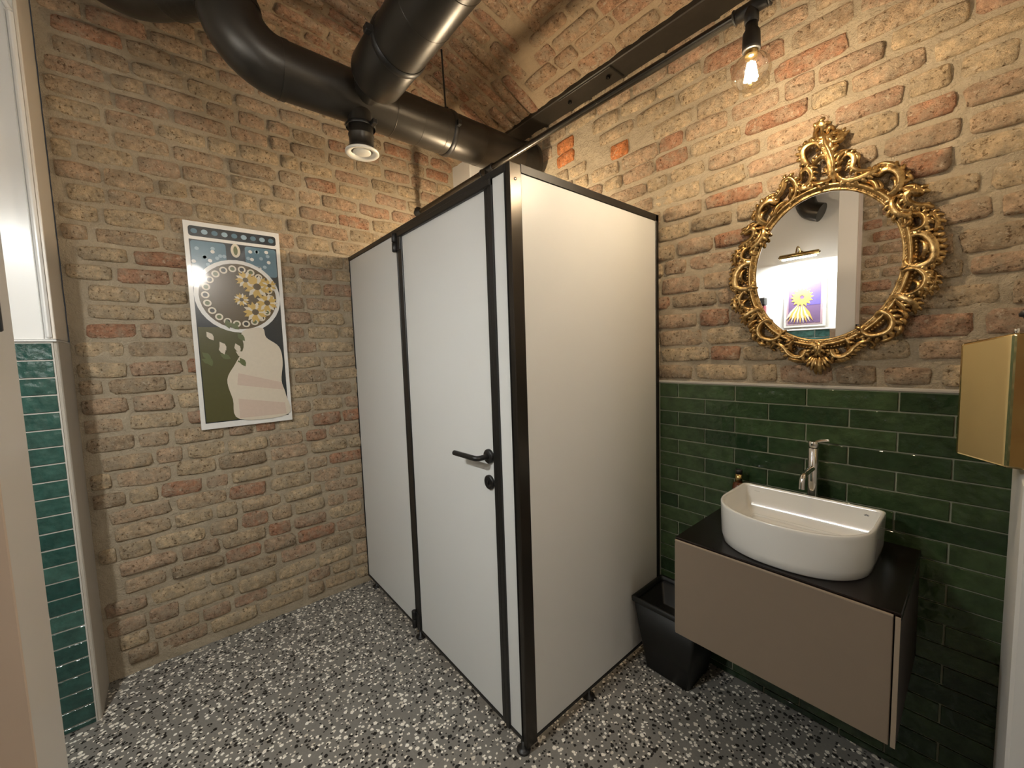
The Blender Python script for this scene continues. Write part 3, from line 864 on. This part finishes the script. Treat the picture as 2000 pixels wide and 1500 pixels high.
for (u, v, R_) in ((.70, .29, .062), (.80, .37, .050), (.58, .26, .045), (.66, .42, .055), (.84, .28, .035), (.52, .36, .034)):
    for j in range(14):
        a = j / 14 * 2 * PI; c_, s_ = math.cos(a), math.sin(a)
        lf = [(Y(u) + c_ * t * R_ - s_ * w2 * R_ * .2, Z(v) + s_ * t * R_ + c_ * w2 * R_ * .2) for t, w2 in ((.1, 0), (.6, 1), (1, 0), (.6, -1))]
        prt('petal_print', lf, X0 + .0068 + j * .00003, PC['gold' if j % 3 else 'ring'], pic)
    prt('flower_eye', ell(Y(u), Z(v), R_ * .28, R_ * .28, 0, 360, 12), X0 + .0075, PC['brown'], pic)
q = MB(); q.box(.014, X0 + .0078, py0 + .001, py0 + .002, pz0, pz1)

# small picture in the nook (mirror only)
sx0, sx1, sz0, sz1 = 1.330, 1.632, 1.573, 1.985
sp = thing('small_picture', 'small purple and yellow picture under the picture light seen in the mirror', 'picture', (1.48, YN, 1.57))
q = MB(); q.box(sx0, sx1, YN + .004, YN + .016, sz0, sz1, .001); part('mount', q, PC['white'], sp)
def prt2(name, poly, y, m): 
    q = MB(); q.prism(poly, lambda a, b, dd: (a, y + dd, b), 0, .0006); part(name, q, m, sp)
yb = YN + .0165
def R2(u0, u1, v0, v1): return [(sx0 + (sx1 - sx0) * u, sz1 - (sz1 - sz0) * v) for u, v in ((u0, v0), (u0, v1), (u1, v1), (u1, v0))]
prt2('print_border', R2(.07, .93, .05, .95), yb, PC['mauve'])
prt2('print_field', R2(.12, .88, .09, .92), yb + .0008, PC['purple'])
prt2('print_block', R2(.50, .88, .14, .55), yb + .0016, PC['violet'])
for k in range(16):
    a = k / 16 * 2 * PI; c_, s_ = math.cos(a), math.sin(a)
    prt2('petal_print', [(1.465 + c_ * t * .085 - s_ * w2 * .016, 1.83 + s_ * t * .085 + c_ * w2 * .016) for t, w2 in ((.15, 0), (.6, 1), (1, 0), (.6, -1))], yb + .0024 + k * .00003, PC['gold'])
for k in range(10):
    a = -PI / 2 + (k - 5) * .12; c_, s_ = math.cos(a), math.sin(a)
    prt2('petal_print', [(1.455 + c_ * t * .20 - s_ * w2 * .012, 1.80 + s_ * t * .20 + c_ * w2 * .012) for t, w2 in ((.2, 0), (.6, 1), (1, 0), (.6, -1))], yb + .0030 + k * .00003, PC['gold' if k % 2 else 'cream'])

# picture light
LX, LZ = 1.462, 2.175
pl_ = thing('picture_light', 'brass picture light with bright cool tube seen in the mirror', 'lamp', (LX, YN, LZ))
q = MB(); q.cyl((LX - .14, YN + .13, LZ), (LX + .14, YN + .13, LZ), .019, 20, .003); q.cyl((LX - .15, YN + .13, LZ), (LX + .15, YN + .13, LZ), .006, 12); part('shade', q, M_BRASSD, pl_)
q = MB(); q.tube(crom([(LX - .02, YN, LZ + .03), (LX - .02, YN + .05, LZ + .075), (LX - .02, YN + .10, LZ + .07), (LX - .02, YN + .13, LZ + .015)], 6), .006, 10); part('arm', q, M_BRASSD, pl_)
q = MB(); q.cyl((LX - .02, YN, LZ + .03), (LX - .02, YN + .008, LZ + .03), .026, 20, .002); part('wall_plate', q, M_BRASSD, pl_)
q = MB(); q.box(LX - .12, LX + .12, YN + .119, YN + .136, LZ - .022, LZ - .016, .002); part('led_tube', q, M_LED, pl_)
ld = bpy.data.lights.new('led_light', 'AREA'); ld.shape = 'RECTANGLE'; ld.size = .24; ld.size_y = .02; ld.energy = P_LED; ld.color = COOL
lo = bpy.data.objects.new('led_light', ld); COL.objects.link(lo); lo.parent = pl_; lo.location = (0, .125, -.026); lo.rotation_euler = (math.radians(4), 0, 0)

# little dark wall dispenser in the nook (left rim of the mirror view)
fd = thing('wall_dispenser', 'small black and red dispenser on the nook wall at the left rim of the mirror', 'dispenser', (1.165, YN, 1.70))
q = MB(); q.box(1.135, 1.195, YN + .002, YN + .06, 1.79, 1.86, .008); part('cap', q, M_BLACKM, fd)
q = MB(); q.box(1.140, 1.190, YN + .002, YN + .052, 1.68, 1.79, .008); part('body', q, simple('dark_red_plastic', (.12, .01, .02), .3), fd)

# ------------------------------------------------------------------ vanity
VX0, VX1, VYF, VZ0, VZ1 = 1.826, 2.398, -.480, .423, .765
van = thing('vanity_cabinet', 'wall hung vanity cabinet with one wide taupe drawer front', 'cabinet', (2.11, -.24, VZ0))
q = MB(); q.box(VX0 + .004, VX1 - .004, VYF + .024, -.016, VZ0 + .002, VZ1 - .018, .002); part('body', q, M_DKBROWN, van)
q = MB(); q.box(VX0 + .006, VX1 - .012, VYF, VYF + .008, VZ0, VZ1 - .003, .0015); dr_ = part('drawer_front', q, M_TAUPE, van)
q = MB(); q.box(VX0 + .006, VX1 - .012, VYF - .0012, VYF + .006, VZ1 - .005, VZ1 - .0012, .0005); part('top_edge_highlight', q, M_TAUPE_E, van, dr_)  # paler strip paints the highlight along the drawer front's top edge
q = MB(); q.box(VX0, VX0 + .004, VYF + .010, -.016, VZ0, VZ1 - .018, .001); part('side_panel', q, M_TAUPE_E, van)
q = MB(); q.box(VX1 - .008, VX1, VYF + .010, -.016, VZ0, VZ1 - .018, .001); part('side_panel', q, M_TAUPE_E if False else M_DKBROWN, van)
q = MB(); q.box(VX1 - .0085, VX1 + .001, VYF - .0005, VYF + .004, VZ0, VZ1 - .003, .0005); part('edge_strip', q, M_TAUPE_E, van)
wt = thing('worktop', 'dark glossy worktop under the white basin', 'worktop', (2.11, -.24, VZ1 - .004))
q = MB(); q.box(VX0 + .001, VX1 + .002, VYF + .0095, -.016, VZ1 - .0155, VZ1 + .004, .002); part('slab', q, M_WORKTOP, wt)

# basin, D-shaped
BZ0, BZ1 = VZ1 + .0042, .902
bas = thing('wash_basin', 'white D-shaped countertop wash basin with flat back', 'basin', (2.125, -.28, BZ0))
def dshape(inset, n=40, by=-.112, fr=-.462, cx=2.1245, hw=.2035):
    # flat back, straight short sides, bowed front with rounded corners
    w_ = hw - inset; b_ = by - inset; out = []
    rb = max(.018 - inset * .3, .008)
    for k in range(5):
        a = k / 4 * PI / 2; out.append((cx + w_ - rb + rb * math.cos(a), b_ - rb + rb * math.sin(a)))
    for k in range(5):
        a = PI / 2 + k / 4 * PI / 2; out.append((cx - w_ + rb + rb * math.cos(a), b_ - rb + rb * math.sin(a)))
    y1 = -.285; f_ = fr + inset
    for k in range(n + 1):
        a = PI + PI * k / n
        ex = 2 / 2.25
        c_, s_ = math.cos(a), math.sin(a)
        x = cx + w_ * math.copysign(abs(c_) ** ex, c_); y = y1 - (y1 - f_) * abs(s_) ** ex
        out.append((x, y))
    return out
def loft(mb, rings, closed_top=False, closed_bot=False):
    n = len(rings[0]); vs = []; fs = []
    for rg in rings: vs += rg
    for i in range(len(rings) - 1):
        for k in range(n):
            a, b = i * n + k, i * n + (k + 1) % n; fs.append((a, b, b + n, a + n))
    if closed_top: fs.append(tuple(range((len(rings) - 1) * n, len(rings) * n)))
    if closed_bot: fs.append(tuple(range(n))[::-1])
    mb.add(vs, fs, True)
def rg(ins, z, dy=0): return [(x, y, z) for x, y in dshape(ins)]
q = MB()
loft(q, [rg(.012, BZ0), rg(.008, BZ0 + .004), rg(.003, BZ0 + .03), rg(.0, BZ1 - .012), rg(.0, BZ1 - .003), rg(.0015, BZ1), rg(.007, BZ1 + .0005), rg(.0095, BZ1 - .002), rg(.011, BZ1 - .008),
         rg(.016, BZ1 - .05), rg(.024, BZ1 - .082), rg(.040, BZ1 - .098), rg(.075, BZ1 - .103)], True, True)
part('bowl', q, M_CERAM, bas)
q = MB(); q.lathe([(0, .0), (.030, .0), (.032, .003), (.030, .006), (.026, .005), (0, .008)], (2.10, -.30, BZ1 - .103), (0, 0, 1), 28); part('drain_cover', q, M_CERAM, bas)
q = MB(); q.lathe([(.030, .0), (.036, .0), (.036, .0015), (.030, .0015)], (2.10, -.30, BZ1 - .1025), (0, 0, 1), 28); part('drain_ring', q, M_CHROME, bas)
q = MB(); loft(q, [rg(.050, BZ1 - .100), rg(.052, BZ1 - .094), rg(.055, BZ1 - .094), rg(.058, BZ1 - .100)]); part('inner_step', q, M_CERAM, bas)
# printed emblem on the inside back wall: little crest above a line of lettering
yb2 = -.1245
q = MB()
for k in range(5):
    a = math.radians(90 + (k - 2) * 32); cx, cz = 2.282, .876
    q.prism([(cx + math.cos(a) * t * .008 - math.sin(a) * w2 * .0016, cz + math.sin(a) * t * .008 + math.cos(a) * w2 * .0016) for t, w2 in ((.15, 0), (.6, 1), (1, 0), (.6, -1))], lambda a_, b_, d_: (a_, yb2 - d_, b_), 0, .0006)
q.box(2.278, 2.286, yb2 - .0006, yb2, .8725, .8745)
for k in range(9):
    q.box(2.270 + k * .0028, 2.272 + k * .0028, yb2 - .0006, yb2, .8665, .8690)
part('printed_emblem', q, M_MARK, bas)
q = MB()
for k in range(7): q.box(1.962 + k * .0026, 1.9638 + k * .0026, yb2 - .0006, yb2, .8795, .8815)
part('printed_lettering', q, simple('pale_grey_print', (.5, .5, .48), .5), bas)

# tap
tx, ty = 2.128, -.070
tap = thing('tap', 'tall slim chrome tap behind the white basin', 'tap', (tx, ty, VZ1 + .004))
q = MB(); q.cyl((tx, ty, VZ1 + .004), (tx, ty, 1.062), .0155, 28, .002); part('body', q, M_CHROME, tap)
q = MB(); q.cyl((tx, ty, VZ1 + .004), (tx, ty, VZ1 + .010), .022, 28, .002); part('base_ring', q, M_CHROME, tap)
q = MB(); q.tube(crom([(tx, ty - .008, .990), (tx - .004, ty - .050, .985), (tx - .007, ty - .082, .978), (tx - .008, ty - .094, .960), (tx - .008, ty - .098, .935)], 6), .0095, 18); part('spout', q, M_CHROME, tap)
q = MB(); q.cyl((tx, ty, 1.064), (tx, ty, 1.086), .0160, 28, .002); lv = part('lever_cap', q, M_CHROME, tap)
q = MB(); q.tube([(tx + .006, ty, 1.083), (tx + .022, ty + .004, 1.089), (tx + .042, ty + .008, 1.092)], [.0055, .0055, .0050], 12); part('lever', q, M_CHROME, tap, lv)

# bottle
bx, by = 1.885, -.066
bot = thing('soap_bottle', 'small amber bottle with gold collar and black cap behind the basin', 'bottle', (bx, by, VZ1 + .004))
q = MB(); q.lathe([(0, 0), (.021, 0), (.024, .004), (.024, .095), (.020, .108), (.0125, .114), (.0125, .118), (0, .118)], (bx, by, VZ1 + .004), (0, 0, 1), 24); part('body', q, M_AMBER, bot)
q = MB(); q.lathe([(.0, .114), (.0135, .114), (.0135, .146), (.0, .146)], (bx, by, VZ1 + .004), (0, 0, 1), 24); part('collar', q, M_BRASSD, bot)
q = MB(); q.lathe([(.0, .146), (.0125, .146), (.0125, .162), (.010, .165), (0, .165)], (bx, by, VZ1 + .004), (0, 0, 1), 24); part('cap', q, M_BLACKM, bot)

# bin
bn = thing('waste_bin', 'black tapered waste bin between the cubicle and the vanity', 'bin', (1.665, -.14, 0))
def rect_ring(x0, x1, y0, y1, z, rad=.012):
    o = []
    for cx, cy, st in ((x1 - rad, y1 - rad, 0), (x0 + rad, y1 - rad, 90), (x0 + rad, y0 + rad, 180), (x1 - rad, y0 + rad, 270)):
        for k in range(4):
            a = math.radians(st + 30 * k); o.append((cx + rad * math.cos(a), cy + rad * math.sin(a), z))
    return o
q = MB(); loft(q, [rect_ring(1.566, 1.762, -.236, -.040, 0), rect_ring(1.522, 1.806, -.268, -.020, .318), rect_ring(1.526, 1.802, -.264, -.024, .318), rect_ring(1.545, 1.785, -.245, -.040, .20)], True, True); part('body', q, M_BIN, bn)
q = MB(); loft(q, [rect_ring(1.517, 1.811, -.273, -.016, .304), rect_ring(1.516, 1.812, -.274, -.0155, .322), rect_ring(1.522, 1.806, -.268, -.020, .327), rect_ring(1.530, 1.798, -.260, -.028, .324), rect_ring(1.532, 1.796, -.258, -.030, .306)]); part('rim', q, M_BIN, bn)

# ------------------------------------------------------------------ towel dispenser on the right partition
td = thing('towel_dispenser', 'polished brass paper towel dispenser at the right edge', 'dispenser', (XB, -.31, 1.14))
q = MB()
def dp(z, z2): return [(2.467, -.300, z), (2.543, -.386, z2), (XB - .002, -.396, z2), (XB - .002, -.230, z), (2.474, -.230, z)]
loft(q, [dp(1.143, 1.140), dp(1.416, 1.437)], True, True)
for i in range(len(q.sm)): q.sm[i] = False
tdb = part('body', q, M_BRASS, td)
mod = tdb.modifiers.new('bevel', 'BEVEL'); mod.width = .006; mod.segments = 3
q = MB(); q.cyl((2.548, -.383, 1.436), (2.548, -.383, 1.446), .004, 10, .001); part('lock_pin', q, M_CHROME, td)
hk = thing('wall_hook', 'small black hook above the brass dispenser', 'hook', (XB, -.52, 1.46))
q = MB(); q.tube(crom([(XB, -.52, 1.47), (XB - .05, -.52, 1.465), (XB - .095, -.52, 1.455), (XB - .106, -.52, 1.472)], 5), .006, 12); q.lathe([(0, 0), (.009, .002), (.010, .008), (.006, .014), (0, .015)], (XB - .106, -.52, 1.464), (0, 0, 1), 14); part('arm', q, M_BLACKM, hk)
q = MB(); q.cyl((XB, -.52, 1.47), (XB - .006, -.52, 1.47), .016, 18, .002); part('plate', q, M_BLACKM, hk)

# ------------------------------------------------------------------ mirror with carved frame
MX, MZ, MA, MBb = 2.1265, 1.691, .2045, .2505
mir = thing('wall_mirror', 'oval mirror in an ornate gilded scrollwork frame above the basin', 'mirror', (MX, -.02, MZ - .37))
n = 96
gp = [(MX + (MA + .004) * math.cos(2 * PI * k / n), MZ + (MBb + .004) * math.sin(2 * PI * k / n)) for k in range(n)]
q = MB(); q.prism(gp, lambda a, b, d: (a, -.016 - d, b), 0, .010); part('mirror_glass', q, M_MIRROR, mir)
def ering(prof, nm, m):
    rings = []
    for k in range(n):
        t = 2 * PI * k / n
        nx, nz = math.cos(t) / MA, math.sin(t) / MBb; l = math.hypot(nx, nz); nx /= l; nz /= l
        rings.append([(MX + MA * math.cos(t) + nx * o, -.016 - d, MZ + MBb * math.sin(t) + nz * o) for o, d in prof])
    q = MB(); vs = []; fs = []; mm = len(prof)
    for rr2 in rings: vs += rr2
    for k in range(n):
        for j in range(mm):
            fs.append((k * mm + j, ((k + 1) % n) * mm + j, ((k + 1) % n) * mm + (j + 1) % mm, k * mm + (j + 1) % mm))
    q.add(vs, fs, True); return part(nm, q, m, mir)
ering([(-.002, .006), (-.001, .013), (.004, .015), (.006, .013), (.010, .014), (.013, .021), (.018, .026), (.023, .022), (.026, .015), (.031, .014), (.034, .006), (.034, .0), (-.002, .0)], 'oval_moulding', M_GOLD)
def beads(off, d, rb, cnt, nm):
    q = MB()
    for k in range(cnt):
        t = 2 * PI * (k + .5) / cnt
        nx, nz = math.cos(t) / MA, math.sin(t) / MBb; l = math.hypot(nx, nz)
        c = Vector((MX + MA * math.cos(t) + nx / l * off, -.016 - d, MZ + MBb * math.sin(t) + nz / l * off))
        vs = [c + Vector(p) * rb for p in ((1, 0, 0), (-1, 0, 0), (0, 0, 1), (0, 0, -1), (0, -1, 0))]
        q.add(vs, [(0, 2, 4), (2, 1, 4), (1, 3, 4), (3, 0, 4)], True)
    o = part(nm, q, M_GOLD, mir); o['kind'] = 'stuff'
beads(.0065, .0135, .0032, 170, 'inner_beading'); beads(.0295, .0145, .0036, 170, 'outer_beading')
def unp(u, v, y):
    d = RGT * ((u - 1000) / FPX) + DWN * ((v - 750) / FPX) + FWD
    t = (y - CAM.y) / d.y; return CAM + d * t
A_ = lambda X, Y_: (1620 + X / 5.77, 230 + Y_ / 5.77)
B_ = lambda X, Y_: (1620 + X / 5.77, 490 + Y_ / 5.77)
C_ = lambda X, Y_: (1420 + X / 5.77, 230 + Y_ / 5.77)
SCR = [  # traced ornament centre lines of the right half, (thickness, points)
 (A_, 11, [(70, 740), (62, 640), (55, 540), (38, 430), (12, 350), (30, 280), (95, 268), (140, 225), (135, 175), (85, 158), (60, 190)]),
 (A_, 7, [(66, 640), (90, 500), (140, 410), (235, 350)]),
 (A_, 6, [(66, 600), (70, 470), (110, 390), (180, 345)]),
 (A_, 8, [(80, 620), (120, 480), (200, 415), (265, 430), (275, 500), (258, 560), (310, 600), (400, 600), (470, 580), (440, 560)]),
 (A_, 9, [(78, 600), (105, 670), (190, 712), (320, 695), (430, 650), (500, 610), (520, 560), (490, 600), (500, 650)]),
 (A_, 6, [(235, 350), (290, 400), (330, 440), (320, 500), (330, 560)]),
 (A_, 7, [(330, 740), (430, 708), (510, 735), (545, 800), (590, 790), (560, 730), (520, 690)]),
 (A_, 11, [(590, 885), (700, 850), (790, 760), (800, 650), (730, 585), (630, 590), (560, 640), (520, 630), (530, 590)]),
 (A_, 7, [(490, 555), (600, 525), (720, 540), (820, 610), (870, 680)]),
 (A_, 6, [(820, 620), (900, 660), (930, 700)]),
 (A_, 7, [(700, 670), (755, 710), (745, 790), (650, 865)]),
 (A_, 10, [(800, 820), (900, 770), (1000, 790), (1035, 840), (990, 850), (930, 840), (870, 890), (890, 960), (980, 990), (1080, 990), (1160, 1000), (1110, 960)]),
 (A_, 10, [(790, 860), (715, 920), (700, 1000), (760, 1085), (860, 1110), (925, 1070), (890, 1040)]),
 (A_, 8, [(780, 900), (770, 980), (830, 1040), (960, 1040), (1070, 1010)]),
 (A_, 9, [(960, 1095), (1040, 1080), (1095, 1150), (1060, 1230), (950, 1270), (900, 1260)]),
 (A_, 7, [(880, 1130), (905, 1170), (870, 1215), (810, 1220)]),
 (A_, 8, [(1090, 1050), (1170, 1080), (1220, 1160), (1200, 1260), (1130, 1280)]),
 (A_, 6, [(1120, 1120), (1190, 1150), (1235, 1220)]),
 (A_, 11, [(870, 1400), (900, 1340), (980, 1305), (1090, 1320), (1170, 1400), (1195, 1500), (1170, 1600), (1080, 1660), (960, 1685), (870, 1660), (855, 1610), (900, 1590)]),
 (A_, 8, [(1030, 1370), (1090, 1430), (1080, 1520), (1010, 1580)]),
 (A_, 6, [(1200, 1350), (1260, 1320), (1300, 1300)]), (A_, 6, [(1215, 1410), (1280, 1385), (1325, 1370)]),
 (A_, 6, [(1220, 1465), (1290, 1450), (1345, 1440)]), (A_, 6, [(1215, 1520), (1285, 1515), (1335, 1510)]), (A_, 6, [(1200, 1580), (1260, 1580), (1305, 1570)]),
 (A_, 6, [(1165, 1640), (1220, 1645), (1265, 1625)]),
 (B_, 9, [(840, 280), (840, 230), (890, 205), (1000, 205), (1080, 265), (1090, 350), (1030, 430), (920, 490), (830, 495), (790, 450), (830, 420)]),
 (B_, 8, [(960, 330), (1020, 380), (1000, 440), (930, 460)]),
 (B_, 8, [(1170, 230), (1195, 300), (1170, 390), (1090, 470), (960, 540)]),
 (B_, 6, [(1110, 200), (1150, 240), (1130, 330), (1080, 420)]),
 (B_, 9, [(690, 570), (730, 515), (830, 530), (930, 570), (975, 620), (945, 665), (900, 640)]),
 (B_, 8, [(700, 620), (770, 580), (830, 620), (840, 680), (800, 700)]),
 (B_, 11, [(600, 740), (545, 725), (585, 690), (675, 720), (720, 800), (690, 885), (600, 940), (480, 960), (390, 925), (370, 870), (410, 850), (430, 880)]),
 (B_, 7, [(740, 660), (830, 690), (870, 745), (830, 760)]), (B_, 7, [(750, 740), (840, 790), (850, 830)]),
 (B_, 7, [(760, 830), (800, 860), (790, 920), (720, 970)]), (B_, 8, [(720, 950), (640, 1000), (550, 1012)]),
 (B_, 8, [(130, 1010), (180, 990), (225, 1035), (215, 1095), (180, 1090)]),
 (B_, 9, [(60, 1110), (90, 1150), (50, 1150), (30, 1120), (60, 1180), (150, 1190), (240, 1140), (290, 1080), (370, 1030), (450, 1010), (505, 1060), (470, 1090)]),
 (B_, 7, [(30, 1240), (100, 1235), (190, 1215), (260, 1150)]),
 (B_, 8, [(-70, 1010), (-130, 1050), (-150, 1110), (-110, 1160), (-60, 1140)]),
 (B_, 6, [(-70, 1180), (0, 1240), (40, 1260)]), (B_, 6, [(-85, 1190), (-30, 1270), (0, 1310)]),
 (B_, 6, [(-100, 1190), (-70, 1290), (-50, 1350)]), (B_, 7, [(-112, 1180), (-108, 1290), (-106, 1390)]),
 # crest, left side only
 (C_, 14, [(1215, 760), (1190, 640), (1195, 520), (1160, 400), (1110, 300), (1090, 200), (1060, 110)]),
 (C_, 10, [(1000, 570), (920, 545), (865, 470), (860, 390), (910, 325), (1000, 290), (1060, 340), (1010, 360)]),
 (C_, 9, [(900, 500), (950, 535), (1010, 480), (1080, 430), (1160, 470), (1190, 560), (1150, 620), (1100, 570), (1120, 540)]),
 (C_, 9, [(950, 700), (1020, 750), (1130, 720), (1205, 650)]),
 (C_, 8, [(830, 700), (840, 620), (910, 580), (960, 630), (945, 710), (870, 770), (830, 760)]),
 (C_, 9, [(990, 130), (1000, 220), (1060, 280), (1120, 230), (1180, 170), (1230, 130)]),
 (C_, 8, [(920, 250), (980, 260), (1040, 300)]), (C_, 10, [(1000, 150), (1040, 80), (1090, 100), (1070, 190)]),
 (C_, 7, [(1120, 190), (1160, 110), (1215, 130)]),
 (C_, 9, [(545, 960), (490, 960), (500, 920), (570, 890), (640, 790), (650, 720), (720, 690), (780, 760), (765, 870), (690, 965), (580, 1005), (500, 990)]),
 (C_, 7, [(700, 900), (740, 830), (700, 780)]), (C_, 8, [(770, 880), (830, 810), (920, 800), (1010, 790)]),
 (C_, 7, [(800, 700), (800, 790), (860, 830)]),
]
idx = 0
CREST_R = [e_[2] for e_ in SCR[:6]]
for T, th, pts in SCR:
    for mirr in ((1,) if (T is C_ or pts in CREST_R) else (1, -1)):
        idx += 1
        w3 = []
        for X, Y_ in pts:
            p = unp(*T(X, Y_), -.035)
            w3.append((MX + mirr * (p.x - MX), -.022, p.z))
        cv = crom(w3, 5); N = len(cv)
        rs = []; c2 = []
        for k, p in enumerate(cv):
            t = k / (N - 1)
            rs.append(th * .00100 * (.42 + .75 * math.sin(PI * min(1, t * .9 + .12)) ** .8))
            c2.append((p.x, p.y - .016 * math.sin(PI * t) - .002 * (idx % 3), p.z))
        q = MB(); q.tube(c2, rs, 12, True)
        for gi in range(N):       # carved grooves along the scroll
            for gk in (1, 4, 8, 11):
                j_ = gi * 12 + gk; pv = Vector(q.v[j_]); ce = Vector(c2[gi]); q.v[j_] = tuple(ce + (pv - ce) * .70)
        scr = part('scroll', q, M_GOLD, mir)
        if th >= 8 and N > 12:
            q = MB(); cen = sum((Vector(p) for p in c2), Vector()) / N
            for j_ in range(int(N * .2), int(N * .85), 3):
                p = Vector(c2[j_]); tn = (Vector(c2[min(j_ + 1, N - 1)]) - Vector(c2[j_ - 1])).normalized()
                nn = tn.cross(Vector((0, 1, 0)))
                if nn.dot(p - cen) < 0: nn = -nn
                L_ = rs[j_] * 1.25 + .0035
                q.tube([p, p + nn * L_ * .6 + tn * .003 + Vector((0, -.003, 0)), p + nn * L_ + tn * .009 + Vector((0, .002, 0))], [rs[j_] * .5, rs[j_] * .66, rs[j_] * .42], 6)
            part('leafage', q, M_GOLD, mir, scr)
        # curled tip
        if th >= 8:
            q = MB(); e = Vector(c2[-1]); q.lathe([(0, -.0075), (.004, -.006), (.0065, 0), (.004, .006), (0, .0075)], e, (0, -1, 0), 10); part('scroll_tip', q, M_GOLD, mir)
